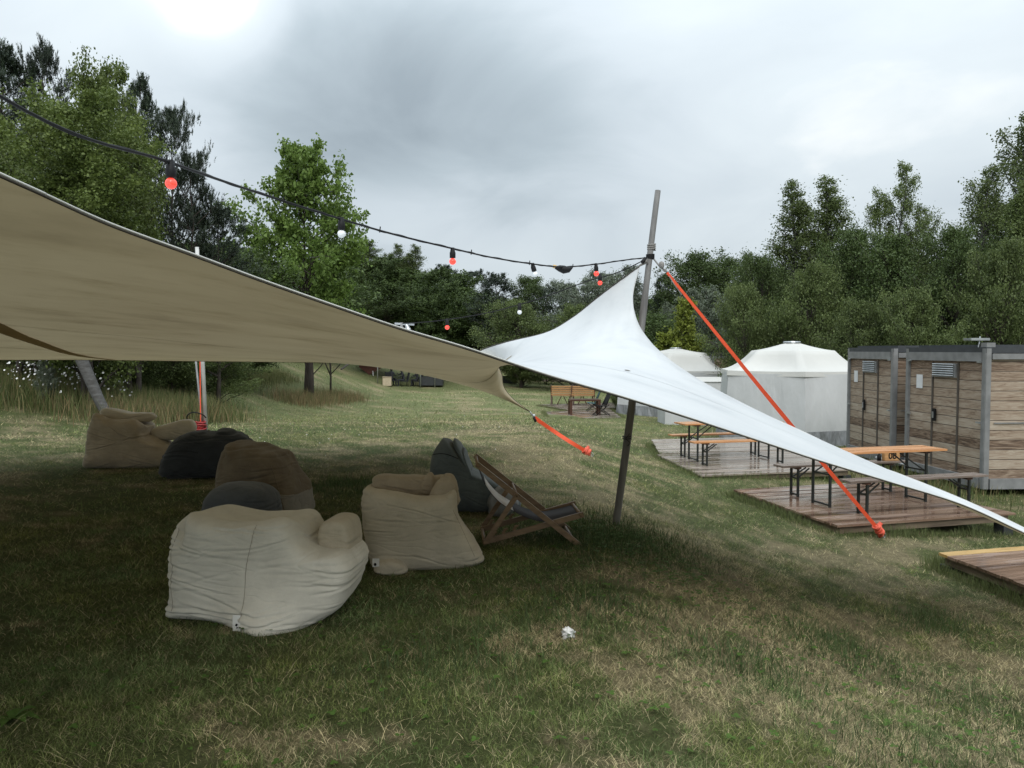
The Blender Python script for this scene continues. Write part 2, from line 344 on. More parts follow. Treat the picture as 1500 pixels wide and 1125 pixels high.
def ground_mat():
    m, nt, out = new_mat('trampled lawn'); L = nt.links.new
    at = nd(nt, 'ShaderNodeAttribute', attribute_name='gcol'); tc = nd(nt, 'ShaderNodeTexCoord')
    n1 = nd(nt, 'ShaderNodeTexNoise'); n1.inputs['Scale'].default_value = 9; n1.inputs['Detail'].default_value = 10; n1.inputs['Roughness'].default_value = 0.75
    n2 = nd(nt, 'ShaderNodeTexNoise'); n2.inputs['Scale'].default_value = 55; n2.inputs['Detail'].default_value = 6; n2.inputs['Roughness'].default_value = 0.8
    L(tc.outputs['Object'], n1.inputs[0]); L(tc.outputs['Object'], n2.inputs[0])
    ad = nd(nt, 'ShaderNodeMath', operation='ADD'); L(n1.outputs[0], ad.inputs[0]); L(n2.outputs[0], ad.inputs[1])
    mr = nd(nt, 'ShaderNodeMapRange'); L(ad.outputs[0], mr.inputs[0])
    mr.inputs[1].default_value = 0.75; mr.inputs[2].default_value = 1.25; mr.inputs[3].default_value = 0.5; mr.inputs[4].default_value = 1.5
    mu = nd(nt, 'ShaderNodeVectorMath', operation='SCALE'); L(at.outputs['Color'], mu.inputs[0]); L(mr.outputs[0], mu.inputs['Scale'])
    b = nd(nt, 'ShaderNodeBsdfPrincipled'); b.inputs['Roughness'].default_value = 0.9; b.inputs['Specular IOR Level'].default_value = 0.1
    L(mu.outputs[0], b.inputs['Base Color'])
    bp = nd(nt, 'ShaderNodeBump'); bp.inputs['Strength'].default_value = 0.8; bp.inputs['Distance'].default_value = 0.04
    L(ad.outputs[0], bp.inputs['Height']); L(bp.outputs[0], b.inputs['Normal'])
    L(b.outputs[0], out.inputs[0])
    return m
M['ground'] = ground_mat()

# ------------------------------------------------------------------ mesh helpers
def tag(o, label=None, cat=None, group=None, kind=None):
    if label: o['label'] = label
    if cat: o['category'] = cat
    if group: o['group'] = group
    if kind: o['kind'] = kind
    return o

def np_mesh(name, V, F, smooth=True, attrs=None):
    "V (n,3), F (m,k) quads or triangles"
    me = bpy.data.meshes.new(name)
    V = np.ascontiguousarray(V, dtype=np.float32); F = np.ascontiguousarray(F, dtype=np.int32)
    k = F.shape[1]
    me.vertices.add(len(V)); me.vertices.foreach_set('co', V.ravel())
    me.loops.add(F.size); me.loops.foreach_set('vertex_index', F.ravel())
    me.polygons.add(len(F)); me.polygons.foreach_set('loop_start', np.arange(0, F.size, k, dtype=np.int32))
    me.polygons.foreach_set('loop_total', np.full(len(F), k, dtype=np.int32))
    if smooth: me.polygons.foreach_set('use_smooth', np.ones(len(F), dtype=bool))
    me.update(calc_edges=True)
    for an, (typ, arr) in (attrs or {}).items():
        a = me.attributes.new(an, typ, 'POINT')
        a.data.foreach_set('value' if typ == 'FLOAT' else 'color', np.ascontiguousarray(arr, dtype=np.float32).ravel())
    return me

def link(name, me, parent=None, mat=None, loc=None):
    o = bpy.data.objects.new(name, me); COL.objects.link(o)
    if mat is not None and me is not None: me.materials.append(mat)
    if parent is not None: o.parent = parent
    if loc is not None: o.location = loc
    return o

def thing(name, label, cat, loc=(0, 0, 0), rz=0.0, group=None):
    o = bpy.data.objects.new(name, None); COL.objects.link(o)
    o.location = loc; o.rotation_euler = (0, 0, rz); o.empty_display_size = 0.2
    return tag(o, label, cat, group)

def inv_of(o):
    m = Matrix.Translation(o.location) @ Matrix.Rotation(o.rotation_euler[2], 4, 'Z')
    return m.inverted()

class MB:
    def __init__(s): s.v = []; s.f = []; s.m = []
    def add(s, vs, fs, mi=0):
        n = len(s.v); s.v += [Vector(v) for v in vs]
        for f in fs: s.f.append([i + n for i in f]); s.m.append(mi)
        return s
    def box(s, c, size, rz=0.0, rx=0.0, ry=0.0, bev=0.0, mi=0):
        c = Vector(c); hx, hy, hz = size[0] / 2, size[1] / 2, size[2] / 2
        rot = Matrix.Rotation(rz, 3, 'Z') @ Matrix.Rotation(ry, 3, 'Y') @ Matrix.Rotation(rx, 3, 'X')
        if bev <= 0:
            vs = [c + rot @ Vector((a * hx, b * hy, d * hz)) for a in (-1, 1) for b in (-1, 1) for d in (-1, 1)]
            return s.add(vs, [(0, 1, 3, 2), (4, 6, 7, 5), (0, 4, 5, 1), (2, 3, 7, 6), (0, 2, 6, 4), (1, 5, 7, 3)], mi)
        bm = bmesh.new(); bmesh.ops.create_cube(bm, size=1.0)
        for v in bm.verts: v.co = Vector((v.co.x * 2 * hx, v.co.y * 2 * hy, v.co.z * 2 * hz))
        bmesh.ops.bevel(bm, geom=bm.edges[:], offset=bev, segments=2, affect='EDGES')
        bm.verts.index_update()
        s.add([c + rot @ v.co for v in bm.verts], [[v.index for v in f.verts] for f in bm.faces], mi); bm.free()
        return s
    def bar(s, a, b, w, h, up=(0, 0, 1), mi=0):
        a, b = Vector(a), Vector(b); d = (b - a).normalized(); up = Vector(up)
        x = d.cross(up)
        if x.length < 1e-4: x = d.cross(Vector((0, 1, 0)))
        x.normalize(); y = x.cross(d)
        vs = [p + x * (w / 2 * i) + y * (h / 2 * j) for p in (a, b) for i in (-1, 1) for j in (-1, 1)]
        return s.add(vs, [(0, 1, 3, 2), (4, 6, 7, 5), (0, 4, 5, 1), (2, 3, 7, 6), (0, 2, 6, 4), (1, 5, 7, 3)], mi)
    def tube(s, pts, r, n=8, caps=True, mi=0):
        pts = [Vector(p) for p in pts]; m = len(pts)
        rs = r if isinstance(r, (list, tuple)) else [r] * m
        ref = None; vs = []
        for i, p in enumerate(pts):
            d = (pts[min(i + 1, m - 1)] - pts[max(i - 1, 0)]).normalized()
            if ref is None:
                ref = d.cross(Vector((0, 0, 1)))
                if ref.length < 0.05: ref = d.cross(Vector((1, 0, 0)))
            ref = (ref - d * ref.dot(d)).normalized(); o = d.cross(ref)
            for k in range(n):
                a = 2 * math.pi * k / n
                vs.append(p + (ref * math.cos(a) + o * math.sin(a)) * rs[i])
        fs = [(i * n + k, i * n + (k + 1) % n, (i + 1) * n + (k + 1) % n, (i + 1) * n + k) for i in range(m - 1) for k in range(n)]
        if caps: fs += [list(range(n))[::-1], [(m - 1) * n + k for k in range(n)]]
        return s.add(vs, fs, mi)
    def ball(s, c, r, n=12, sz=1.0, mi=0):
        c = Vector(c); vs = [c + Vector((0, 0, r * sz))]; h = n // 2
        for i in range(1, h):
            a = math.pi * i / h
            vs += [c + Vector((r * math.sin(a) * math.cos(2 * math.pi * k / n), r * math.sin(a) * math.sin(2 * math.pi * k / n), r * sz * math.cos(a))) for k in range(n)]
        vs.append(c - Vector((0, 0, r * sz))); fs = []
        for k in range(n): fs.append((0, 1 + k, 1 + (k + 1) % n))
        for i in range(h - 2):
            for k in range(n): fs.append((1 + i * n + k, 1 + (i + 1) * n + k, 1 + (i + 1) * n + (k + 1) % n, 1 + i * n + (k + 1) % n))
        b = 1 + (h - 2) * n
        for k in range(n): fs.append((b + k, len(vs) - 1, b + (k + 1) % n))
        return s.add(vs, fs, mi)
    def build(s, name, mat, parent=None, world=False, smooth=False):
        me = bpy.data.meshes.new(name); vs = s.v
        if world and parent is not None:
            im = inv_of(parent); vs = [im @ v for v in vs]
        me.from_pydata([tuple(v) for v in vs], [], s.f); me.update()
        for m_ in (mat if isinstance(mat, (list, tuple)) else [mat]): me.materials.append(m_)
        for p, mi in zip(me.polygons, s.m): p.material_index = mi
        if smooth:
            for p in me.polygons: p.use_smooth = True
        bm = bmesh.new(); bm.from_mesh(me); bmesh.ops.recalc_face_normals(bm, faces=bm.faces[:]); bm.to_mesh(me); bm.free()
        o = bpy.data.objects.new(name, me); COL.objects.link(o)
        if parent is not None: o.parent = parent
        return o

def kids(o): return [c for c in bpy.data.objects if c.parent == o]
def copy_tree(o, parent=None):
    c = o.copy(); COL.objects.link(c); c.parent = parent
    for ch in kids(o): copy_tree(ch, c)
    return c

def catmull(pts, n):
    pts = [Vector(p) for p in pts]; out = []
    Q = [pts[0] * 2 - pts[1]] + pts + [pts[-1] * 2 - pts[-2]]
    seg = len(pts) - 1
    for k in range(n):
        u = k / (n - 1) * seg; i = min(int(u), seg - 1); t = u - i
        a, b, c, d = Q[i], Q[i + 1], Q[i + 2], Q[i + 3]
        out.append(0.5 * ((2 * b) + (c - a) * t + (2 * a - 5 * b + 4 * c - d) * t * t + (3 * b - a - 3 * c + d) * t ** 3))
    return out

def resample(pts, n):
    pts = catmull(pts, 400); L = [0.0]
    for a, b in zip(pts, pts[1:]): L.append(L[-1] + (b - a).length)
    out = []; j = 0
    for k in range(n):
        t = L[-1] * k / (n - 1)
        while j < len(L) - 2 and L[j + 1] < t: j += 1
        q = (t - L[j]) / max(L[j + 1] - L[j], 1e-9)
        out.append(pts[j].lerp(pts[j + 1], min(max(q, 0), 1)))
    return out

# ------------------------------------------------------------------ camera
cam = bpy.data.cameras.new('camera'); cam_o = bpy.data.objects.new('camera', cam); COL.objects.link(cam_o)
cam.sensor_width = 36; cam.lens = 36 * FPX / 1500; cam.clip_end = 2000; cam.clip_start = 0.05
cam_o.location = (0, 0, EYE); cam_o.rotation_euler = (math.pi / 2 - PITCH, 0, 0)
scene.camera = cam_o

# ------------------------------------------------------------------ light
SUN_EL, SUN_AZ = R(46), R(172)      # azimuth clockwise from +Y: behind the camera to the right
def build_world():
    w = bpy.data.worlds.new('World'); scene.world = w; w.use_nodes = True
    nt = w.node_tree; L = nt.links.new
    for n in list(nt.nodes): nt.nodes.remove(n)
    out = nd(nt, 'ShaderNodeOutputWorld'); bg = nd(nt, 'ShaderNodeBackground')
    sky = nd(nt, 'ShaderNodeTexSky', sky_type='NISHITA'); sky.sun_disc = False
    sky.sun_elevation = SUN_EL; sky.sun_rotation = SUN_AZ
    tc = nd(nt, 'ShaderNodeTexCoord'); sx = nd(nt, 'ShaderNodeSeparateXYZ'); L(tc.outputs['Generated'], sx.inputs[0])
    def mth(op, a, b=None, c=None, clamp=False):
        q = nd(nt, 'ShaderNodeMath', operation=op); q.use_clamp = clamp
        for i, v in enumerate((a, b, c)):
            if v is None: continue
            if isinstance(v, (int, float)): q.inputs[i].default_value = v
            else: L(v, q.inputs[i])
        return q.outputs[0]
    zc = mth('MAXIMUM', sx.outputs[2], 0.0); den = mth('ADD', zc, 0.36)
    cv = nd(nt, 'ShaderNodeCombineXYZ'); L(mth('DIVIDE', sx.outputs[0], den), cv.inputs[0]); L(mth('DIVIDE', sx.outputs[1], den), cv.inputs[1])
    n1 = nd(nt, 'ShaderNodeTexNoise'); n1.inputs['Scale'].default_value = 2.2; n1.inputs['Detail'].default_value = 8; n1.inputs['Roughness'].default_value = 0.52; n1.inputs['Distortion'].default_value = 0.5
    L(cv.outputs[0], n1.inputs[0])
    def blob(px, py, radius):
        d = (P(px, py, 10) - Vector((0, 0, EYE))).normalized()
        vm = nd(nt, 'ShaderNodeVectorMath', operation='DISTANCE'); L(tc.outputs['Generated'], vm.inputs[0]); vm.inputs[1].default_value = d
        mr = nd(nt, 'ShaderNodeMapRange', interpolation_type='SMOOTHSTEP'); L(vm.outputs['Value'], mr.inputs[0])
        mr.inputs[1].default_value = 0; mr.inputs[2].default_value = radius; mr.inputs[3].default_value = 1; mr.inputs[4].default_value = 0
        return mr.outputs[0]
    v = mth('MULTIPLY_ADD', n1.outputs[0], 0.7, 0.34)
    v = mth('SUBTRACT', v, mth('MULTIPLY', blob(590, 185, 0.25), 0.4))
    v = mth('SUBTRACT', v, mth('MULTIPLY', blob(790, 160, 0.23), 0.25))
    v = mth('SUBTRACT', v, mth('MULTIPLY', blob(420, 130, 0.2), 0.2))
    v = mth('ADD', v, mth('MULTIPLY', blob(318, -10, 0.1), 0.5))
    v = mth('ADD', v, mth('MULTIPLY', blob(640, 310, 0.2), 0.16))
    v = mth('ADD', v, mth('MULTIPLY', blob(20, 40, 0.3), 0.03))
    v = mth('ADD', v, mth('MULTIPLY', blob(1250, 160, 0.5), 0.1))
    col = ramp(nt, v, [(0.2, (0.32, 0.38, 0.425)), (0.42, (0.45, 0.525, 0.575)), (0.62, (0.62, 0.695, 0.75)), (0.84, (0.72, 0.795, 0.84)), (1.02, (0.97, 1.0, 1.0))])
    k = mth('MULTIPLY_ADD', mth('POWER', zc, 1.6), ZEN, 1.0)
    sc = nd(nt, 'ShaderNodeVectorMath', operation='SCALE'); L(col, sc.inputs[0]); L(k, sc.inputs['Scale'])
    s2 = nd(nt, 'ShaderNodeVectorMath', operation='SCALE'); L(sky.outputs[0], s2.inputs[0]); s2.inputs['Scale'].default_value = 0.05
    mx = nd(nt, 'ShaderNodeMix', data_type='RGBA'); mx.inputs['Factor'].default_value = 0.9
    L(s2.outputs[0], mx.inputs['A']); L(sc.outputs[0], mx.inputs['B'])
    L(mx.outputs['Result'], bg.inputs[0]); bg.inputs[1].default_value = 1.0
    L(bg.outputs[0], out.inputs[0])
ZEN = 2.0
build_world()
sl = bpy.data.lights.new('sun', 'SUN'); so = bpy.data.objects.new('sun', sl); COL.objects.link(so)
sl.energy = 2.0; sl.angle = R(40); sl.color = (1.0, 0.97, 0.92)
sd = Vector((math.sin(SUN_AZ) * math.cos(SUN_EL), math.cos(SUN_AZ) * math.cos(SUN_EL), math.sin(SUN_EL)))
so.rotation_euler = sd.to_track_quat('Z', 'Y').to_euler()
vs_ = scene.view_settings; vs_.view_transform = 'Standard'; vs_.look = 'None'; vs_.gamma = 1; vs_.exposure = 0.0

# ------------------------------------------------------------------ ground and grass
def dryness(x, y):
    d = 0.40 + (fbm(x * 0.9, y * 0.9, octv=4, seed=3) - 0.5) * 0.75 + (fbm(x * 3.6, y * 3.6, octv=3, seed=9) - 0.5) * 0.95 + (fbm(x * 13, y * 13, octv=3, seed=19) - 0.5) * 0.9
    d = d - 0.07
    cx_ = 0.95 + (9 - y) * 0.16                           # worn track that leads away past the leaning pole
    d = d + 0.34 * np.exp(-((x - np.where(y < 12, cx_, 0.4 - (y - 12) * 0.09)) / 0.9) ** 2) * sm(4, 6.5, y) * (1 - 0.7 * sm(18, 30, y))
    d = d + 0.24 * sm(0.4, 2.2, x) * sm(11, 6, y)
    d = d - 0.27 * sm(0.9, -1.0, x) * sm(9, 5, y)  # less straw at left, also to paint the tent's shade darker there
    d = d - 0.25 * np.exp(-(((x - 0.9) / 0.7) ** 2 + ((y - 7.2) / 0.9) ** 2))
    d = d - 0.1 * sm(16, 30, y)
    return np.clip(d, 0, 1)

GREEN = np.array([0.098, 0.118, 0.044]); STRAW = np.array([0.46, 0.395, 0.225]); DARK = np.array([0.036, 0.046, 0.024]); LUSH = np.array([0.15, 0.165, 0.075])
def gcolor(x, y, blade=False):
    d = dryness(x, y)[:, None]; k = fbm(x * 0.35, y * 0.35, octv=4, seed=21)[:, None]
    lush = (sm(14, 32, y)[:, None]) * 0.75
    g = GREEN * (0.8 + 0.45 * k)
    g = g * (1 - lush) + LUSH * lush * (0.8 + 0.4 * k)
    if blade: return g
    soil = np.array([0.085, 0.066, 0.044])
    t = sm(0.25, 0.7, d)
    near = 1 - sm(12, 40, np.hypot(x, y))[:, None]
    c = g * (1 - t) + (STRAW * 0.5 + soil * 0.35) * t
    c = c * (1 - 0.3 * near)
    return c

def build_ground():
    na, nr = 420, 330
    a = np.linspace(0, 2 * np.pi, na, endpoint=False); r = np.concatenate([[0.25], 0.25 * (900 / 0.25) ** (np.arange(1, nr) / (nr - 1))])
    AA, RR = np.meshgrid(a, r); x = (RR * np.sin(AA)).ravel(); y = (RR * np.cos(AA)).ravel()
    z = gz(x, y) + 0.012 * (fbm(x * 5, y * 5, octv=3, seed=8) - 0.5)
    V = np.stack([x, y, z], 1); V = np.vstack([V, [[0, 0, GZ(0, 0)]]])
    i = np.arange(nr - 1)[:, None] * na; k = np.arange(na)[None, :]; k2 = (k + 1) % na
    F = np.stack([i + k, i + k2, i + na + k2, i + na + k], -1).reshape(-1, 4)[:, ::-1]
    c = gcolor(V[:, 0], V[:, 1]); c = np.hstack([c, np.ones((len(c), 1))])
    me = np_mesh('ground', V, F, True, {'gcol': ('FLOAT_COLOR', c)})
    bm = bmesh.new(); bm.from_mesh(me); bm.verts.ensure_lookup_table()
    ce = bm.verts[len(V) - 1]
    for q in range(na): bm.faces.new((bm.verts[q], bm.verts[(q + 1) % na], ce)).smooth = True
    bmesh.ops.recalc_face_normals(bm, faces=bm.faces[:])
    if bm.faces[0].normal.z < 0: bmesh.ops.reverse_faces(bm, faces=bm.faces[:])
    bm.to_mesh(me); bm.free()
    tag(link('ground', me, None, M['ground']), kind='structure')

def blades(x, y, h, w, lean, col, simple=False, z0=None):
    n = len(x); az = rng.uniform(0, 2 * np.pi, n); la = rng.uniform(0, 2 * np.pi, n)
    z = (gz(x, y) if z0 is None else z0) - 0.004
    sx_, sy_ = np.cos(az) * w / 2, np.sin(az) * w / 2
    lx, ly = np.cos(la) * lean * h, np.sin(la) * lean * h
    hh = h * np.sqrt(np.maximum(0.05, 1 - np.minimum(lean, 0.97) ** 2))
    b = np.stack([x, y, z], 1); s = np.stack([sx_, sy_, 0 * x], 1)
    m = b + np.stack([lx * 0.4, ly * 0.4, hh * 0.6], 1)
    t = b + np.stack([lx, ly, hh], 1)
    V = np.stack([b - s, b + s, m + s * 0.75, m - s * 0.75, t], 1).reshape(-1, 3)
    i = np.arange(n) * 5
    if simple:
        V = np.stack([b - s, b + s, t], 1).reshape(-1, 3); i = np.arange(n) * 3
        return V, np.stack([i, i + 1, i + 2], 1), np.repeat(np.hstack([col, np.ones((n, 1))]), 3, 0)
    T = np.concatenate([np.stack([i, i + 1, i + 2], 1), np.stack([i, i + 2, i + 3], 1), np.stack([i + 3, i + 2, i + 4], 1)])
    C = np.repeat(np.hstack([col, np.ones((n, 1))]), 5, 0)
    return V, T, C

def sector(n, r0, r1, a0=-39, a1=39):
    r = np.sqrt(rng.uniform(r0 * r0, r1 * r1, n)); a = np.radians(rng.uniform(a0, a1, n))
    return r * np.sin(a), r * np.cos(a)

def merge_blades(name, parts, label=None):
    Vs, Ts, Cs = [], [], []; off = 0
    for V, T, C in parts: Vs.append(V); Ts.append(T + off); Cs.append(C); off += len(V)
    me = np_mesh(name, np.vstack(Vs), np.vstack(Ts), False, {'gcol': ('FLOAT_COLOR', np.vstack(Cs))})
    o = link(name, me, None, M['grass']); tag(o, label, name.replace('_', ' '), None, 'stuff'); return o

DECKS = []   # filled before the grass is grown
def off_decks(x, y):
    keep = np.ones(len(x), bool)
    for q in DECKS:
        ins = np.ones(len(x), bool)
        for i in range(4):
            ax, ay = q[i]; bx, by = q[(i + 1) % 4]
            ins &= ((bx - ax) * (y - ay) - (by - ay) * (x - ax)) > -0.02
        keep &= ~ins
    return keep

def grow_grass():
    parts = []
    for n, r0, r1, hs, ws in ((260000, 2.2, 5, 0.04, 0.0021), (320000, 5, 9, 0.043, 0.003), (270000, 9, 17, 0.05, 0.0055), (150000, 17, 34, 0.07, 0.014), (80000, 34, 75, 0.1, 0.035)):
        wide = 50 if r0 < 9 else 42; x, y = sector(int(n * wide / 39), r0, r1, -wide, wide); k = off_decks(x, y); x, y = x[k], y[k]
        tuft = fbm(x * 3.2, y * 3.2, octv=3, seed=31); d = dryness(x, y); n = len(x)
        keep = rng.uniform(0, 1, n) < np.clip(0.45 + 1.9 * (tuft - 0.35), 0.25, 1)
        x, y, d, tuft = x[keep], y[keep], d[keep], tuft[keep]; n = len(x)
        straw = rng.uniform(0, 1, n) < np.clip(0.2 + 0.8 * sm(0.24, 0.66, d), 0, 0.94)
        small = fbm(x * 9, y * 9, octv=2, seed=41)[:, None]; hue = fbm(x * 1.7, y * 1.7, octv=2, seed=43)[:, None]
        h = hs * rng.uniform(0.45, 1.5, n) * np.where(straw, 1.05, 0.45 + 1.1 * tuft)
        lean = np.where(straw, rng.uniform(0.75, 0.995, n), np.clip(rng.normal(0.78, 0.2, n), 0.1, 0.99))
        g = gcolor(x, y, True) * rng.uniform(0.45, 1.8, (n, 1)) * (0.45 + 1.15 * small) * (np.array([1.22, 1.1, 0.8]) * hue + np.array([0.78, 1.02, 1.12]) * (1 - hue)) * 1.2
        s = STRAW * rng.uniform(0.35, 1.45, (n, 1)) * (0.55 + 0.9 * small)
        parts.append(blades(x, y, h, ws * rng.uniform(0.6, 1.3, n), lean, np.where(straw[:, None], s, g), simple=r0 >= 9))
    # long loose straws near the camera
    x, y = sector(3000, 2.3, 9); k = off_decks(x, y); x, y = x[k], y[k]; n = len(x)
    parts.append(blades(x, y, rng.uniform(0.08, 0.2, n), np.full(n, 0.0022), rng.uniform(0.8, 0.985, n), STRAW * rng.uniform(0.7, 1.6, (n, 1))))
    # unmown grass along the platforms and round the pole
    for q in DECKS:
        for i in range(4):
            (ax, ay), (bx, by) = q[i], q[(i + 1) % 4]; ln = math.hypot(bx - ax, by - ay); n = int(ln * (700 if ay < 14 else 300))
            u = rng.uniform(0, 1, n); x = ax + (bx - ax) * u + rng.normal(0, .07, n) + (by - ay) / ln * .07; y = ay + (by - ay) * u + rng.normal(0, .07, n) - (bx - ax) / ln * .07
            k = off_decks(x, y); x, y = x[k], y[k]; n = len(x); wob = vnoise(x * 2.5, y * 2.5, seed=61)
            parts.append(blades(x, y, rng.uniform(0.04, 0.17, n) * (0.4 + 1.1 * wob), np.full(n, 0.005), rng.uniform(0.1, 0.7, n), gcolor(x, y, True) * rng.uniform(0.6, 1.6, (n, 1))))
    # fresh green clumps, the large one by the foot of the leaning pole
    for cx_, cy_, rad, cnt in [(1.0, 7.5, 0.45, 5000), (0.75, 6.9, 0.35, 2600), (2.25, 5.5, 0.3, 1800), (1.35, 4.5, 0.25, 1200), (0.4, 5.1, 0.3, 1500), (3.5, 6.6, 0.2, 1200), (-1.9, 9.6, 0.4, 2500), (3.0, 4.6, 0.35, 1500), (-0.3, 4.2, 0.3, 1000), (1.9, 3.6, 0.3, 1000)]:
        x = rng.normal(cx_, rad, cnt); y = rng.normal(cy_, rad, cnt); n = cnt
        c = np.array([0.07, 0.11, 0.038]) * rng.uniform(0.5, 1.4, (n, 1))
        parts.append(blades(x, y, rng.uniform(0.03, 0.1, n), np.full(n, 0.0045), rng.uniform(0.1, 0.8, n), c))
    merge_blades('grass', parts, 'short patchy lawn grass, half green and half straw')
    # tall meadow grass on the bank to the left and round the maple stems
    parts = []
    def meadow(pts, cnt, hmin, hmax, cols, w=0.012):
        (x0, y0, x1, y1) = pts
        t = rng.uniform(0, 1, cnt); x = x0 + (x1 - x0) * t + rng.normal(0, 0.5, cnt); y = y0 + (y1 - y0) * t + rng.normal(0, 0.9, cnt)
        ci = rng.integers(0, len(cols), cnt); c = np.array(cols)[ci] * rng.uniform(0.6, 1.4, (cnt, 1))
        parts.append(blades(x, y, rng.uniform(hmin, hmax, cnt), np.full(cnt, w), rng.uniform(0.05, 0.5, cnt), c))
    og = [(0.11, 0.13, 0.045), (0.08, 0.11, 0.035), (0.2, 0.17, 0.08)]; ru = [(0.24, 0.16, 0.085), (0.22, 0.18, 0.09), (0.12, 0.13, 0.05), (0.13, 0.15, 0.06)]
    a, b = G(-40, 585), G(175, 572); meadow((a.x, a.y + 1, b.x, b.y + 1), 9000, 0.25, 0.8, og)
    a, b = P(-120, 512, 21.0), P(300, 512, 22.0); meadow((a.x, a.y, b.x, b.y), 20000, 0.25, 0.85, og, 0.014)
    a, b = P(165, 512, 20.5), P(285, 512, 21.3); meadow((a.x, a.y, b.x, b.y), 5000, 0.25, 0.7, ru)
    a, b = G(165, 575), G(260, 572); meadow((a.x, a.y, b.x, b.y), 5000, 0.2, 0.7, ru)
    a, b = G(0, 556), G(300, 548); meadow((a.x, a.y + 1, b.x, b.y + 2), 8000, 0.3, 1.0, og, 0.016)
    a, b = G(415, 588), G(520, 583); meadow((a.x, a.y, b.x, b.y), 5200, 0.15, 0.6, ru + [(0.3, 0.22, 0.12)])
    a, b = G(310, 556), G(420, 552); meadow((a.x, a.y, b.x, b.y), 5000, 0.15, 0.5, [(0.2, 0.19, 0.08), (0.12, 0.14, 0.05)])
    a, b = P(1250, 690, 18), P(1440, 720, 14.0); meadow((a.x - .4, a.y, b.x - .5, b.y), 2500, 0.08, 0.3, og)
    merge_blades('meadow_grass', parts, 'tall uncut meadow grass on the bank and round the stems')
    # white meadow flowers
    mb = MB()
    for _ in range(230):
        px = random.uniform(20, 175); g = P(px, 512, random.uniform(20.5, 22.5)); g.z = GZ(g.x, g.y)
        p = g + Vector((random.uniform(-.5, .5), random.uniform(-.5, .5), random.uniform(0.5, 1.15))); r = random.uniform(0.016, 0.034)
        mb.add([p + Vector((r * math.cos(t), r * math.sin(t) * 0.5, r * math.sin(t) * 0.8)) for t in (0, 1.05, 2.1, 3.14, 4.2, 5.2)], [(0, 1, 2, 3, 4, 5)])
    for _ in range(34):
        px, py = random.uniform(280, 760), random.uniform(575, 680); g = G(px, py); r = 0.008; p = g + Vector((0, 0, 0.07))
        mb.add([p + Vector((r * math.cos(t), r * math.sin(t) * 0.5, r * math.sin(t) * 0.8)) for t in (0, 1.05, 2.1, 3.14, 4.2, 5.2)], [(0, 1, 2, 3, 4, 5)])
    tag(mb.build('wild_flowers', M['paper']), 'tiny white wild flowers scattered in the meadow grass', 'flowers', None, 'stuff')

# ------------------------------------------------------------------ trees
def tube_np(pts, rs, n=6):
    mb = MB(); mb.tube(pts, rs, n); return mb

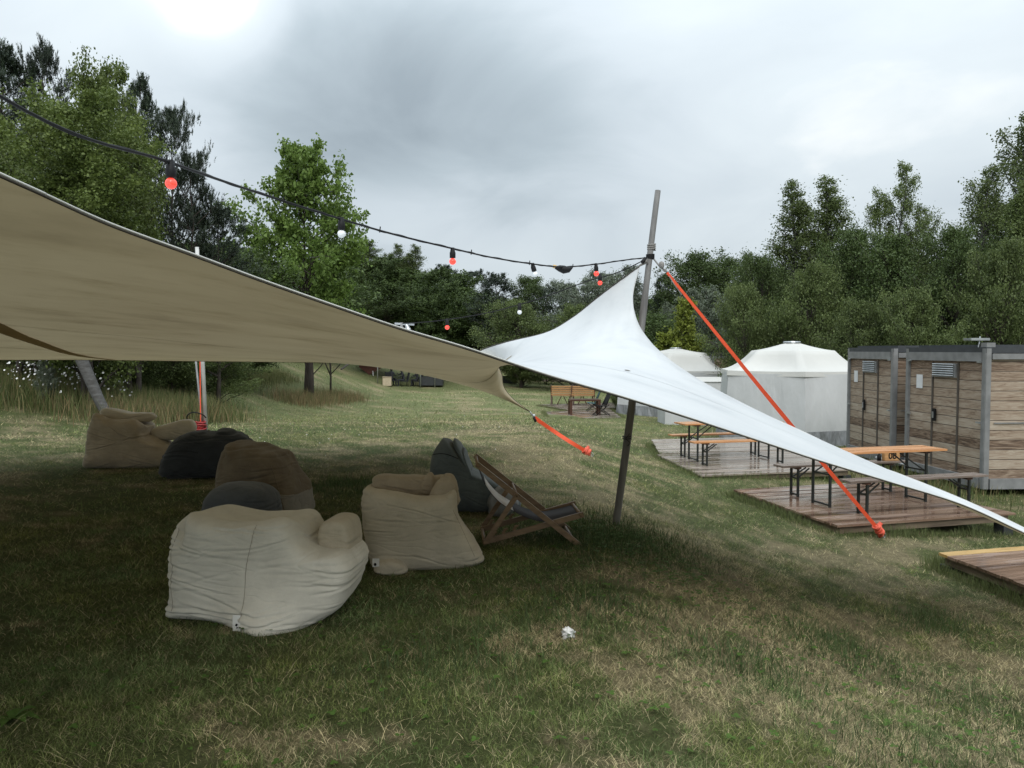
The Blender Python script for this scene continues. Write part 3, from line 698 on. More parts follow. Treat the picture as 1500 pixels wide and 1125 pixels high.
def tree_meshes(kind, seed, H, W, base, nprim, nleaf, leaf, up=0.6, droop=0.0, profile=None, trunks=1, spread=0.28, trunk_r=None, nsec=5):
    rs = random.Random(seed); rn = np.random.default_rng(seed)
    wood = MB(); clumps = []
    profile = profile or (lambda t: math.sin(math.pi * min(1, 0.12 + t * 0.9)) ** 0.7)
    trunk_r = trunk_r or H * 0.014
    for tk in range(trunks):
        off = Vector((0, 0, 0)) if trunks == 1 else Vector((rs.uniform(-.25, .25), rs.uniform(-.25, .25), 0)) * 1.6
        lean = Vector((rs.uniform(-1, 1), rs.uniform(-1, 1), 0)) * H * (0.03 if trunks == 1 else 0.09)
        Ht = H * rs.uniform(0.88, 1.0) if tk else H
        spine = [off + lean * (i / 8) ** 1.3 + Vector((rs.uniform(-1, 1), rs.uniform(-1, 1), 0)) * 0.012 * H * (i > 0) + Vector((0, 0, Ht * i / 8 - (0.3 if i == 0 else 0))) for i in range(9)]
        wood.tube(spine, [trunk_r * (1.25 if i == 0 else 1 - i / 8.6) + 0.008 for i in range(9)], 7)
        def at(t):
            u = min(max(t, 0), 0.999) * 8; i = int(u); return spine[i].lerp(spine[i + 1], u - i)
        for b in range(nprim // trunks):
            t = base + (1 - base) * ((b + rs.random() * 0.8) / (nprim / trunks)) ** 0.9; t = min(t, 0.985)
            q = (t - base) / (1 - base)
            az = b * 2.39996 + rs.uniform(-.4, .4); Lb = W * 0.5 * profile(q) * rs.uniform(0.55, 1.35) + 0.12
            e = up + 0.35 * q + rs.uniform(-.15, .15)
            d0 = Vector((math.cos(az) * math.cos(e), math.sin(az) * math.cos(e), math.sin(e)))
            p0 = at(t); br = [p0]
            for j in range(1, 6):
                s = j / 5
                br.append(p0 + d0 * Lb * s + Vector((0, 0, (-droop * s * s) * Lb)) + Vector((rs.uniform(-1, 1), rs.uniform(-1, 1), rs.uniform(-1, 1))) * 0.05 * Lb * s)
            r0 = trunk_r * (1 - t) * 0.55 + 0.012
            wood.tube(br, [r0 * (1 - 0.8 * j / 5) for j in range(6)], 4, caps=False)
            for s in range(nsec):
                ts = 0.3 + 0.7 * (s + rs.random()) / nsec; u = ts * 5; i = min(int(u), 4); c = br[i].lerp(br[i + 1], u - i)
                a2 = az + rs.choice((-1, 1)) * rs.uniform(0.3, 1.3); e2 = e * 0.6 + rs.uniform(-.3, .5)
                L2 = Lb * (1.1 - ts * 0.6) * 0.5
                d2 = Vector((math.cos(a2) * math.cos(e2), math.sin(a2) * math.cos(e2), math.sin(e2)))
                e_ = c + d2 * L2 + Vector((0, 0, -droop * L2 * 0.7))
                wood.tube([c, (c + e_) / 2 + Vector((0, 0, L2 * 0.06)), e_], [r0 * 0.35, r0 * 0.25, 0.004], 3, caps=False)
                for k in range(3):
                    w = (0.4, 0.75, 1.0)[k]
                    clumps.append((c.lerp(e_, w), spread * (0.8 + 0.5 * rs.random()) * (0.55 + 0.5 * (1 - q)), rs.random(), d2))
            clumps.append((br[-1], spread * 0.8 * (0.6 + 0.4 * (1 - q)), rs.random(), d0))
        clumps.append((spine[-1], spread * 0.5, rs.random(), Vector((0, 0, 1))))
    C = np.array([c[0] for c in clumps]); CR = np.array([c[1] for c in clumps]); CT = np.array([c[2] for c in clumps]); CD = np.array([c[3] for c in clumps])
    if kind == 'pine':
        ns = nleaf // 12; ix = rn.integers(0, len(C), ns)
        base_p = C[ix] + rn.normal(0, 0.45, (ns, 3)) * CR[ix][:, None]
        d = CD[ix] * 0.6 + rn.normal(0, 0.35, (ns, 3)) + np.array([0, 0, 0.75]); d /= np.linalg.norm(d, axis=1)[:, None]
        ln = rn.uniform(0.14, 0.34, ns)
        k = 12; s = rn.uniform(0, 1, (ns, k, 1))
        st = base_p[:, None, :] + d[:, None, :] * ln[:, None, None] * s
        o = rn.normal(0, 1, (ns, k, 3)); o -= (o * d[:, None, :]).sum(-1, keepdims=True) * d[:, None, :]; o /= np.linalg.norm(o, axis=-1, keepdims=True)
        tip = st + (o * 0.75 + d[:, None, :] * 0.65) * leaf
        sd_ = np.cross(o, d[:, None, :]) * leaf * 0.13
        V = np.stack([st - sd_, st + sd_, tip], 2).reshape(-1, 3)
        F = np.arange(len(V)).reshape(-1, 3)
        tint = np.repeat(np.clip(CT[ix] * 0.5 + rn.uniform(0, 0.5, ns), 0, 1), k * 3)
        me = np_mesh('crown', V, F, False, {'tint': ('FLOAT', tint)})
    else:
        pr = CR ** 2.3 * (0.25 + CT); ix = rn.choice(len(C), nleaf, p=pr / pr.sum()); n = nleaf
        o = rn.normal(0, 1, (n, 3)); o *= (rn.uniform(0, 1, n) ** 0.5 / np.linalg.norm(o, axis=1))[:, None]
        o[:, 2] *= 0.75
        o = o * np.where(rn.uniform(0, 1, n) < 0.16, 1.9, 1.0)[:, None]
        p = C[ix] + o * CR[ix][:, None]
        if droop > 0.15: p[:, 2] -= np.abs(rn.normal(0, 0.35, n)) * CR[ix]
        nrm = rn.normal(0, 1, (n, 3)) + np.array([0, 0, 0.9]); nrm /= np.linalg.norm(nrm, axis=1)[:, None]
        u = np.cross(nrm, rn.normal(0, 1, (n, 3))); u /= np.linalg.norm(u, axis=1)[:, None]; v = np.cross(nrm, u)
        sz = leaf * rn.uniform(0.6, 1.35, n)[:, None]
        asp = {'willow': 0.28, 'birch': 0.75}.get(kind, 0.85)
        fold = nrm * sz * 0.16
        V = np.stack([p - u * sz * 0.55, p + v * sz * 0.5 * asp + fold - u * sz * .08, p + u * sz * 0.6, p - v * sz * 0.5 * asp + fold - u * sz * .08], 1).reshape(-1, 3)
        F = np.arange(n * 4).reshape(-1, 4)
        tint = np.repeat(np.clip(CT[ix] * 0.45 + rn.uniform(0, 0.55, n), 0, 1), 4)
        me = np_mesh('crown', V, F, False, {'tint': ('FLOAT', tint)})
    return wood, me

TREE_LIB = {}
def tree_lib(key, wood_mat, leaf_m, **kw):
    wood, me = tree_meshes(**kw)
    me.materials.append(M[leaf_m])
    wm = bpy.data.meshes.new('trunk'); wm.from_pydata([tuple(v) for v in wood.v], [], wood.f); wm.update(); wm.materials.append(M[wood_mat])
    for p in wm.polygons: p.use_smooth = True
    co = np.empty(len(me.vertices) * 3, dtype=np.float32); me.vertices.foreach_get('co', co); co = co.reshape(-1, 3)
    TREE_LIB[key] = (wm, me, float(np.percentile(co[:, 2], 99.8)), float(2 * np.percentile(np.hypot(co[:, 0], co[:, 1]), 93)))

def put_tree(key, name, label, cat, px, top_py, Y, width_px=None, group=None, rz=None, lean=0.0):
    wm, me, H, W = TREE_LIB[key]
    g = P(px, 512, Y); z = GZ(g.x, Y); top = P(px, top_py, Y).z
    s = (top - z) / H
    sw = s if width_px is None else (width_px / FPX * Y) / W
    t = thing(name, label, cat, (g.x, Y, z), random.uniform(0, 6.28) if rz is None else rz, group)
    t.rotation_euler[1] = lean
    t.scale = (sw, sw, s)
    link('trunk', wm, t); link('crown', me, t)
    return t

# crown outline as a function of height fraction within the crown
cone = lambda t: max(0.05, (1 - t)) ** 0.75 * 0.95 + 0.08
oval = lambda t: math.sin(math.pi * min(1, 0.15 + t * 0.86)) ** 0.65
tall = lambda t: 0.14 + 0.86 * math.sin(math.pi * min(1, 0.1 + t * 0.9))
cone2 = lambda t: (0.75 + 1.2 * t if t < 0.2 else 1.0 - 0.15 * (t - 0.2) if t < 0.42 else 0.97 * (1 - (t - 0.42) / 0.62) ** 0.8 + 0.06)
spire = lambda t: 0.16 + 0.84 * math.sin(math.pi * min(1, 0.3 + t * 0.7)) ** 1.1
full = lambda t: (1 - t ** 3) * 0.9 + 0.1

def build_trees():
    lib = tree_lib
    lib('maple', 'bark', 'maple', kind='maple', seed=3, H=9.4, W=6.4, base=0.13, nprim=72, nleaf=30000, leaf=0.15, up=0.5, profile=cone2, spread=0.42, nsec=6)
    lib('horn_a', 'bark', 'hornbeam', kind='broad', seed=5, H=10, W=6.5, base=0.12, nprim=60, nleaf=36000, leaf=0.11, up=0.9, profile=tall, spread=0.45, trunks=3, nsec=6)
    lib('horn_b', 'bark', 'hornbeam', kind='broad', seed=8, H=10, W=7.0, base=0.08, nprim=60, nleaf=34000, leaf=0.11, up=0.6, profile=oval, spread=0.5, trunks=2, nsec=6)
    lib('pine_a', 'bark', 'pine', kind='pine', seed=11, H=10, W=5.0, base=0.22, nprim=46, nleaf=42000, leaf=0.13, up=0.35, profile=cone, spread=0.34, nsec=5)
    lib('pine_b', 'bark', 'pine', kind='pine', seed=12, H=10, W=5.6, base=0.15, nprim=46, nleaf=42000, leaf=0.14, up=0.45, profile=oval, spread=0.38, nsec=5)
    lib('birch_a', 'birch_bark', 'birch', kind='birch', seed=21, H=12, W=4.8, base=0.12, nprim=84, nleaf=36000, leaf=0.085, up=0.95, droop=0.25, profile=spire, spread=0.4, trunks=2, nsec=6)
    lib('birch_b', 'birch_bark', 'birch', kind='birch', seed=22, H=12, W=6.2, base=0.1, nprim=90, nleaf=42000, leaf=0.09, up=0.85, droop=0.3, profile=spire, spread=0.44, trunks=2, nsec=6)
    lib('broad_a', 'bark', 'broad', kind='broad', seed=31, H=10, W=8, base=0.06, nprim=70, nleaf=42000, leaf=0.11, up=0.6, profile=full, spread=0.7, trunks=2, nsec=6)
    lib('broad_b', 'bark', 'broad', kind='broad', seed=32, H=10, W=7, base=0.1, nprim=64, nleaf=38000, leaf=0.12, up=0.6, profile=oval, spread=0.7, nsec=6)
    lib('shrub_a', 'bark', 'birch', kind='broad', seed=41, H=5, W=5, base=0.03, nprim=60, nleaf=30000, leaf=0.08, up=0.6, profile=full, spread=0.42, trunks=3, nsec=5)
    lib('willow_a', 'bark', 'willow', kind='willow', seed=51, H=8, W=6.5, base=0.1, nprim=50, nleaf=26000, leaf=0.2, up=0.6, droop=0.2, profile=oval, spread=0.45, trunks=2, nsec=6)
    lib('yellow', 'bark', 'yellow_green', kind='birch', seed=61, H=5, W=2.8, base=0.03, nprim=46, nleaf=9000, leaf=0.13, up=0.8, profile=cone, spread=0.3, trunks=2, nsec=5)
    PT = put_tree
    # left group behind the stretch tent
    PT('pine_a', 'pine_tree', 'dark pine with a ragged top cut by the left picture edge, above the sail', 'tree', 8, 62, 27, 150)
    PT('pine_b', 'pine_tree', 'dark pine whose brushy tip stands second from the left over the sail', 'tree', 68, 64, 28, 120)
    PT('horn_a', 'broadleaf_tree', 'olive green broadleaf tree with thin wispy top shoots between the pines', 'tree', 150, 82, 24, 130)
    PT('horn_b', 'broadleaf_tree', 'wide olive green tree low at the left edge above the sail', 'tree', 40, 135, 22, 200)
    PT('horn_a', 'broadleaf_tree', 'olive green tree directly behind the first red bulb', 'tree', 200, 190, 22.5, 130)
    PT('horn_b', 'broadleaf_tree', 'smaller olive green tree in front of the pines, over the middle of the sail edge', 'tree', 122, 185, 20.5, 190)
    PT('pine_a', 'pine_tree', 'slender dark pine with an upright tip just left of the first red bulb', 'tree', 212, 112, 28, 95)
    PT('pine_b', 'pine_tree', 'dark pine leaning out to the right above the first red bulb', 'tree', 256, 152, 27, 105)
    PT('pine_b', 'pine_tree', 'low dark pine spreading between the olive trees and the bright maple', 'tree', 318, 300, 27, 130)
    PT('pine_a', 'pine_tree', 'short dark pine top beside the white tent pole tip', 'tree', 285, 222, 26, 100)
    PT('broad_b', 'broadleaf_tree', 'dark leafy tree filling the gap behind the short pine and the maple', 'tree', 345, 372, 34, 180)
    g = G(461, 583)
    PT('maple', 'maple_tree', 'bright green maple standing alone behind the sail edge', 'tree', 448, 212, g.y, 172, rz=1.0)
    # slim extra stems seen under the sail next to the maple
    for px, lab, r in ((456, 'slim dark stem standing left beside the maple trunk under the sail', 0.11), (484, 'thin forked sapling stem right of the maple trunk under the sail', 0.05)):
        b = G(px, 584 if px < 470 else 579); t = thing('tree_stem', lab, 'tree', b)
        mb = MB(); pts = [Vector((0, 0, -0.2)), Vector((0.03, 0, 1)), Vector((-0.02, 0.05, 2.2)), Vector((0.08, 0, 3.6))]
        mb.tube(pts, [r * 1.2, r, r * 0.9, r * 0.7], 8)
        mb.tube([pts[1] + Vector((0, 0, .1)), Vector((0.5, 0, 1.6)), Vector((0.9, 0.1, 2.4))], [0.03, 0.025, 0.01], 5)
        if r < 0.1: mb.tube([pts[1], Vector((-0.3, 0, 1.8)), Vector((-0.35, 0.1, 3.0))], [0.04, 0.03, 0.015], 5)
        mb.build('trunk', M['bark'], t, smooth=True)
    # leaning pale trunk under the left of the sail
    b = P(158, 512, 19.0); b.z = GZ(b.x, b.y); t = thing('birch_tree', 'pale grey birch trunk leaning left under the tent edge in tall grass', 'tree', b)
    mb = MB(); mb.tube([(0.1, 0, -0.2), (0, 0, 0.1), (-0.25, 0, 0.6), (-0.62, 0, 1.5), (-0.9, 0.1, 3.0), (-1.0, 0.3, 5.5)], [0.12, 0.11, 0.12, 0.14, 0.13, 0.07], 12)
    mb.build('trunk', M['birch_bark'], t, smooth=True)
    _, me, H, W = TREE_LIB['horn_a']; c = link('crown', me, t); c.scale = (0.6, 0.6, 0.55); c.location = (-0.9, 0.2, 1.9)
    for px, top, Y, w, lab in ((30, 505, 24, 150, 'dark round bush at the far left under the tent edge'), (110, 500, 26, 150, 'leafy bush under the tent edge left of the pale birch trunk'), (235, 505, 27, 140, 'dark bush under the tent edge right of the pale birch trunk'),
                               (66, 528, 20.5, 30, 'small silvery twiggy bush in the meadow at the far left'),
                               (-20, 470, 25, 130, 'dense dark bush cut by the left picture edge under the tent'), (75, 470, 25.5, 140, 'dense bush left of the white flowers under the tent edge'), (165, 470, 25, 130, 'dense bush right behind the pale birch trunk'), (250, 475, 25.5, 130, 'dense bush left of the slim white pole'), (325, 500, 28, 110, 'dense bush right of the slim white pole'), (200, 490, 24, 110, 'lower bush between the pale trunk and the white pole')):
        PT('willow_a' if w == 30 else 'shrub_a', 'bush', lab, 'bush', px, top, Y, w)
    # far tree line in the middle
    far = [('birch_a', 'birch_tree', 538, 352, 62, 70, 'slim pale birch just right of the maple'), ('birch_b', 'birch_tree', 572, 358, 64, 75, 'second slim birch right of the maple'),
           ('birch_a', 'birch_tree', 606, 360, 62, 62, 'tall airy birch left of the pointed pine'), ('pine_a', 'pine_tree', 650, 388, 66, 70, 'pointed dark pine right of the three birches, under the second red bulb'),
           ('pine_b', 'pine_tree', 692, 396, 70, 90, 'rounded dark pine in the far tree line, under the cable'), ('pine_a', 'pine_tree', 728, 400, 72, 80, 'narrow pine in the far line, left below the white bulb'),
           ('broad_a', 'broadleaf_tree', 775, 404, 72, 110, 'broad dark tree in the far line below the cable joint'), ('pine_b', 'pine_tree', 822, 414, 70, 90, 'lower pine in the far line, left of the pale willow'),
           ('willow_a', 'willow_tree', 868, 398, 60, 130, 'pale silvery willow behind the two close red bulbs'), ('willow_a', 'willow_tree', 908, 392, 66, 110, 'pale willow just left of the tent peak'),
           ('pine_a', 'pine_tree', 972, 402, 62, 60, 'small pointed pine right of the leaning pole'), ('broad_b', 'oak_tree', 1020, 370, 60, 120, 'dark round oak crown rising behind the orange strap'),
           ('broad_a', 'broadleaf_tree', 1060, 378, 62, 110, 'dark tree right of the round oak'), ('birch_a', 'birch_tree', 1097, 372, 56, 60, 'far slim birch right of the oak'),
           ('willow_a', 'willow_tree', 1050, 422, 40, 130, 'silvery willow behind the orange strap'), ('willow_a', 'willow_tree', 1000, 440, 46, 90, 'low silvery willow above the yellow green bush'),
           ('broad_b', 'broadleaf_tree', 640, 428, 60, 120, 'lower leafy tree in front of the pointed pine'), ('broad_a', 'broadleaf_tree', 560, 420, 58, 130, 'dark lower tree in front of the birches'),
           ('shrub_a', 'broadleaf_tree', 760, 440, 60, 120, 'grey green lower tree behind the lone white bulb'), ('broad_b', 'broadleaf_tree', 700, 445, 58, 110, 'dark lower tree over the end of the white sail tip'),
           ('shrub_a', 'broadleaf_tree', 840, 446, 56, 110, 'grey green lower tree beneath the willow, left of the white peak'), ('broad_b', 'broadleaf_tree', 960, 460, 40, 110, 'dark leafy tree directly right of the leaning pole')]
    for key, nm, px, top, Y, w, lab in far: PT(key, nm, lab, 'tree', px, top, max(Y, 78 + (px % 7)) if px < 720 else Y, w, 'trees in the far tree line')
    g = G(1005, 540)
    PT('yellow', 'sapling', 'yellow green sapling above the smaller white tent', 'tree', 1003, 438, 37, 62)
    PT('yellow', 'sapling', 'low yellow green bush left beside the yellow green sapling', 'tree', 965, 488, 38, 60)
    PT('yellow', 'sapling', 'low yellow green bush right beside the yellow green sapling', 'tree', 1040, 492, 42, 50)
    # right hand wood
    right = [('birch_a', 'birch_tree', 1160, 268, 36, 105, 'tall birch, left one of the twin birch tops'), ('birch_a', 'birch_tree', 1207, 262, 36.5, 115, 'tall birch, right one of the twin birch tops'),
             ('birch_b', 'birch_tree', 1305, 240, 34, 120, 'birch with loose wispy leaves between the twin birches and the big tree'), ('birch_b', 'birch_tree', 1350, 300, 35, 110, 'birch shoulder right of the wispy birch'),
             ('birch_b', 'birch_tree', 1482, 172, 33, 190, 'tallest tree, cut by the right picture edge'), ('birch_b', 'birch_tree', 1425, 250, 31, 150, 'broad birch left below the tallest tree'),
             ('broad_a', 'broadleaf_tree', 1122, 372, 34, 110, 'rounded green tree left below the twin birches'), ('broad_a', 'broadleaf_tree', 1252, 335, 33, 120, 'dark tree below the gap between twin birches and wispy birch'),
             ('broad_b', 'broadleaf_tree', 1305, 345, 31, 130, 'dark leafy tree above the first container'), ('shrub_a', 'broadleaf_tree', 1185, 385, 30, 130, 'green bushy tree right behind the large white tent peak'),
             ('shrub_a', 'broadleaf_tree', 1095, 415, 31, 100, 'green bushy tree left behind the large white tent'), ('broad_a', 'broadleaf_tree', 1395, 330, 29, 140, 'dark leafy tree above the second container'),
             ('shrub_a', 'broadleaf_tree', 1470, 350, 26, 140, 'bushy tree above the roof vent of the container'), ('shrub_a', 'broadleaf_tree', 1345, 420, 25, 120, 'low bush behind the gap between the two containers'),
             ('broad_b', 'broadleaf_tree', 1560, 230, 30, 170, 'leafy tree outside right of the tallest tree'), ('birch_a', 'birch_tree', 1505, 250, 28, 120, 'slim birch in front of the tallest tree at the right edge'),
             ('shrub_a', 'broadleaf_tree', 1250, 440, 26, 110, 'low bush between the large white tent and first container')]
    for key, nm, px, top, Y, w, lab in right: PT(key, nm, lab, 'tree', px, top, Y, w, 'trees behind the containers')
    # the far wood that reads as one mass behind and under those crowns
    V, F, T = [], [], []; off = 0
    for key, n in (('broad_a', 34), ('pine_b', 26)):
        wm, me, H, W = TREE_LIB[key]; src = np.empty(len(me.vertices) * 3, dtype=np.float32); me.vertices.foreach_get('co', src); src = src.reshape(-1, 3)
        tint = np.empty(len(me.vertices), dtype=np.float32); me.attributes['tint'].data.foreach_get('value', tint)
        k = 4 if key == 'broad_a' else 3
        for _ in range(n):
            px = random.uniform(-260, 1700); Y = random.uniform(72, 92) if 480 < px < 1120 else random.uniform(46, 60)
            g = P(px, 512, Y); sc = random.uniform(0.62, 0.8) if 480 < px < 1120 else random.uniform(0.7, 0.9)
            if px < 480: sc *= 0.8
            a = random.uniform(0, 6.28); c, s = math.cos(a), math.sin(a)
            pick = rng.uniform(0, 1, len(src) // k) < 0.4
            v = src.reshape(-1, k, 3)[pick].copy(); ctr = v.mean(1, keepdims=True); v = ctr + (v - ctr) * 2.2
            v = v.reshape(-1, 3); v = np.stack([(v[:, 0] * c - v[:, 1] * s) * sc * 1.25, (v[:, 0] * s + v[:, 1] * c) * sc * 1.25, v[:, 2] * sc], 1) + np.array([g.x, Y, GZ(g.x, Y) - 0.3])
            q = len(v) // k; idx = np.arange(q * k).reshape(q, k) + off
            if k == 3: idx = np.hstack([idx, idx[:, 2:3]])
            else: pass
            if k == 4: F.append(np.vstack([idx[:, [0, 1, 2]], idx[:, [0, 2, 3]]]))
            else: F.append(idx[:, :3])
            V.append(v); T.append(tint.reshape(-1, k)[pick].reshape(-1)); off += len(v)
    me = np_mesh('far_woodland', np.vstack(V), np.vstack(F), False, {'tint': ('FLOAT', np.concatenate(T))})
    tag(link('far_woodland', me, None, M['broad']), 'dark distant woodland behind the tree line', 'woodland', None, 'stuff')

# ------------------------------------------------------------------ stretch tent
E2P = [(928, 425, 7.88), (926, 455, 7.86), (933, 483, 7.88), (957, 516, 7.98), (988, 541, 8.1), (1020, 559, 8.2), (1068, 584, 8.05), (1176, 632, 7.8), (1260, 673, 7.6), (1320, 695, 7.5), (1410, 731, 7.38), (1500, 773, 7.25)]
E3P = [(752, 585, 13.2), (738, 567, 12.7), (735, 548, 12.0), (724, 531, 11.3), (702, 516, 10.5), (738, 502, 9.8), (800, 487, 9.1), (840, 464, 8.6), (874, 437, 8.25), (905, 413, 8.0)]
def build_tent():
    t = thing('stretch_tent', 'large stretch tent, white outside and sand coloured inside, peaked on the leaning pole', 'tent', (0, 7.0, GZ(0, 7)))
    im = inv_of(t)
    A = Vector((-2.1, -2.6, 2.95))
    E1 = [A, Vector((-1.62, -0.9, 2.5)), Vector((-1.36, 0.6, 2.22)), P(0, 254, 1.8), P(70, 286, 1.95), P(164, 328, 2.15), P(289, 374, 2.4), P(388, 411, 2.6), P(490, 447, 2.8), P(590, 481, 3.0), P(690, 511, 3.22), P(800, 548, 3.5), P(900, 577, 3.8), P(996, 607, 4.1),
          P(1106, 643, 4.5), P(1200, 674, 4.85), P(1305, 706, 5.2), P(1410, 739, 5.6), P(1500, 780, 5.95), P(1625, 838, 6.4)]
    B = E1[-1]
    Pk = P(937, 390, 7.9)
    C = P(776, 603, 13.5)
    E2 = [Pk] + [P(a, b, c) for a, b, c in E2P] + [B]
    E3 = [C] + [P(a, b, c) for a, b, c in E3P] + [Pk]
    E4 = [P(-620, 520, 8.5), P(-250, 526, 10.6), P(0, 527, 11.6), P(130, 527, 12.0), P(296, 529, 12.3), P(450, 530.5, 12.5), P(530, 532, 12.65), P(590, 535, 12.75), P(622, 543, 12.85), P(655, 554, 12.95), P(695, 568, 13.1), P(740, 585, 13.3), C]
    n4, n3, n2 = 110, 60, 90
    far = resample(E4, n4)[:-1] + resample(E3, n3)[:-1] + resample(E2, n2)
    N = len(far); Mt = 64
    # spread E1 so that its points lie opposite those of the far edge
    e1 = catmull(E1, 1200)
    def prox(u, l=None): return u
    L = [0.0]
    for a, b in zip(e1, e1[1:]): L.append(L[-1] + (b - a).length)
    L = np.array(L); E = np.array([tuple(p) for p in e1])
    def idx_at_px(px):
        s = np.where(E[:, 1] > 0.5, E[:, 0] / np.maximum(E[:, 1], 0.5) * FPX + CX, -9999); return float(L[np.argmin(np.abs(s - px))])
    keys_i = [0, n4 * 0.45, n4 - 1, n4 + n3 - 2, N - 1]
    keys_l = [0, idx_at_px(30), idx_at_px(640), idx_at_px(905), L[-1]]
    ll = np.interp(np.arange(N), keys_i, keys_l)
    ker = np.ones(31) / 31; pad = np.pad(ll, 15, mode='edge'); ls = np.convolve(pad, ker, 'valid'); ls[0] = 0; ls[-1] = L[-1]
    near = np.stack([np.interp(ls, L, E[:, k]) for k in range(3)], 1)
    farA = np.array([tuple(p) for p in far])
    w = np.linspace(0, 1, Mt)[None, :, None]
    Gd = near[:, None, :] * (1 - w) + farA[:, None, :] * w
    sag = np.sin(np.pi * np.linspace(0, 1, Mt))
    left = [A, Vector((-5.5, -1.5, 3.1)), Vector((-9.5, 2.0, 2.7)), far[0]]
    Gd[0] = np.array([tuple(p) for p in resample(left, Mt)])
    for it in range(2600):
        Gd[1:-1, 1:-1] = Gd[1:-1, 1:-1] * 0.05 + 0.95 * (0.25 * (Gd[:-2, 1:-1] + Gd[2:, 1:-1]) + 0.25 * (Gd[1:-1, :-2] + Gd[1:-1, 2:]))
    # tension ripples that run out of the corners
    V = Gd.reshape(-1, 3)
    dP = np.linalg.norm(V - np.array(Pk), axis=1); dC = np.linalg.norm(V - np.array(C), axis=1)
    inter = (np.arange(Mt) > 0) & (np.arange(Mt) < Mt - 1); edge = (np.sin(np.pi * np.linspace(0, 1, Mt)) ** 0.5)[None, :] * np.ones((N, 1)); edge = edge.reshape(-1)
    angP = np.arctan2(V[:, 2] - Pk.z, V[:, 0] - Pk.x)
    V[:, 1] += 0.02 * np.sin(angP * 34 + 2 * np.sin(angP * 9)) * np.exp(-dP / 1.1) * edge * np.minimum(dP * 2, 1)
    xw = V[:, 0]; rip = sm(2.2, 4.0, xw)
    jj = np.tile(np.linspace(0, 1, Mt), N)
    V[:, 2] += (0.012 * np.sin(jj * 30 + xw * 0.8) + 0.006 * np.sin(jj * 61 - xw * 1.7)) * rip * edge
    V[:, 2] += 0.05 * (fbm(V[:, 0] * 0.5, V[:, 1] * 0.8, octv=2, seed=77) - 0.5) * edge * (1 - rip)
    loc = np.array(t.location); V = V - loc
    i = np.arange(N - 1)[:, None] * Mt; j = np.arange(Mt - 1)[None, :]
    F = np.stack([i + j, i + Mt + j, i + Mt + j + 1, i + j + 1], -1).reshape(-1, 4)
    me = np_mesh('canopy', V, F, True); co = link('canopy', me, t, M['canopy'])
    up = sum(p.normal.z for p in me.polygons)
    if up < 0: me.flip_normals()
    bvh = BVHTree.FromPolygons([tuple(v + loc) for v in V], [tuple(f) for f in F.tolist()])
    # hem: pale piping with a dark cord just under it, and dark cords along the other edges
    pip = MB(); pip.tube([v for v in catmull(E1, 260)], 0.0032, 6); pip.build('hem', M['tent_white'], t, True, True)
    cd = MB(); cd.tube([v + Vector((0, 0.002, -0.0065)) for v in catmull(E1, 260)], 0.0034, 6)
    cd.build('hem_cord', M['dark_hem'], t, True, True)
    cd = MB(); cd.tube(resample(E3, 100), 0.007, 6); cd.build('hem_cord', M['dark_hem'], t, True, True)
    cd = MB(); cd.tube(resample(E4, 160), 0.008, 6); cd.build('hem_cord', M['tan_mid'], t, True, True)
    cd = MB(); cd.tube(resample(E2, 160), 0.004, 6); cd.build('hem', M['tent_white'], t, True, True)
    # curved reinforcing seam on the underside
    pts = []
    for px, py in [(-900, 230), (-500, 330), (-250, 390), (-120, 430), (-60, 452), (0, 479), (25, 490), (50, 499), (75, 508), (100, 516), (130, 522), (165, 526)]:
        d = (P(px, py, 10) - Vector((0, 0, EYE))).normalized(); h = bvh.ray_cast(Vector((0, 0, EYE)), d)
        if h[0] is not None: pts.append((h[0], h[1] if h[1].dot(d) < 0 else -h[1]))
    if len(pts) > 3:
        c = catmull([p for p, n in pts], 60); mb = MB(); vs = []
        for k, p in enumerate(c):
            n = pts[min(int(k / 60 * len(pts)), len(pts) - 1)][1]; d = (c[min(k + 1, 59)] - c[max(k - 1, 0)]).normalized(); s = d.cross(n).normalized()
            wd = 0.11 * (1 - 0.6 * max(0, k / 59 - 0.3))
            vs += [p + n * 0.012 + s * wd, p + n * 0.012 - s * wd]
        mb.add(vs, [(2 * k, 2 * k + 1, 2 * k + 3, 2 * k + 2) for k in range(59)])
        mb.build('seam', M['brown_band'], t, True, True)
    for jj_, i0, i1, w_ in ((int(Mt * 0.52), 4, 128, 0.012), (int(Mt * 0.8), 4, 140, 0.012), (int(Mt * 0.45), 150, N - 30, 0.008)):
        Vg = (V + loc).reshape(N, Mt, 3); mb = MB(); vs = []; nl = []
        for q in range(i0, i1):
            p = Vector(Vg[q, jj_]); d1 = (Vector(Vg[min(q + 1, N - 1), jj_]) - Vector(Vg[q - 1, jj_])).normalized(); d2 = (Vector(Vg[q, jj_ + 1]) - Vector(Vg[q, jj_ - 1])).normalized()
            n_ = d1.cross(d2).normalized(); s_ = n_.cross(d1).normalized(); toe = Vector((0, 0, EYE)) - p; n_ = n_ if n_.dot(toe) > 0 else -n_
            vs += [p + n_ * 0.003 + s_ * w_, p + n_ * 0.003 - s_ * w_]
        m_ = i1 - i0; mb.add(vs, [(2 * k, 2 * k + 1, 2 * k + 3, 2 * k + 2) for k in range(m_ - 1)])
        mb.build('seam', M['seam_pale'] if i0 > 100 else M['seam_brown'], t, True, True)
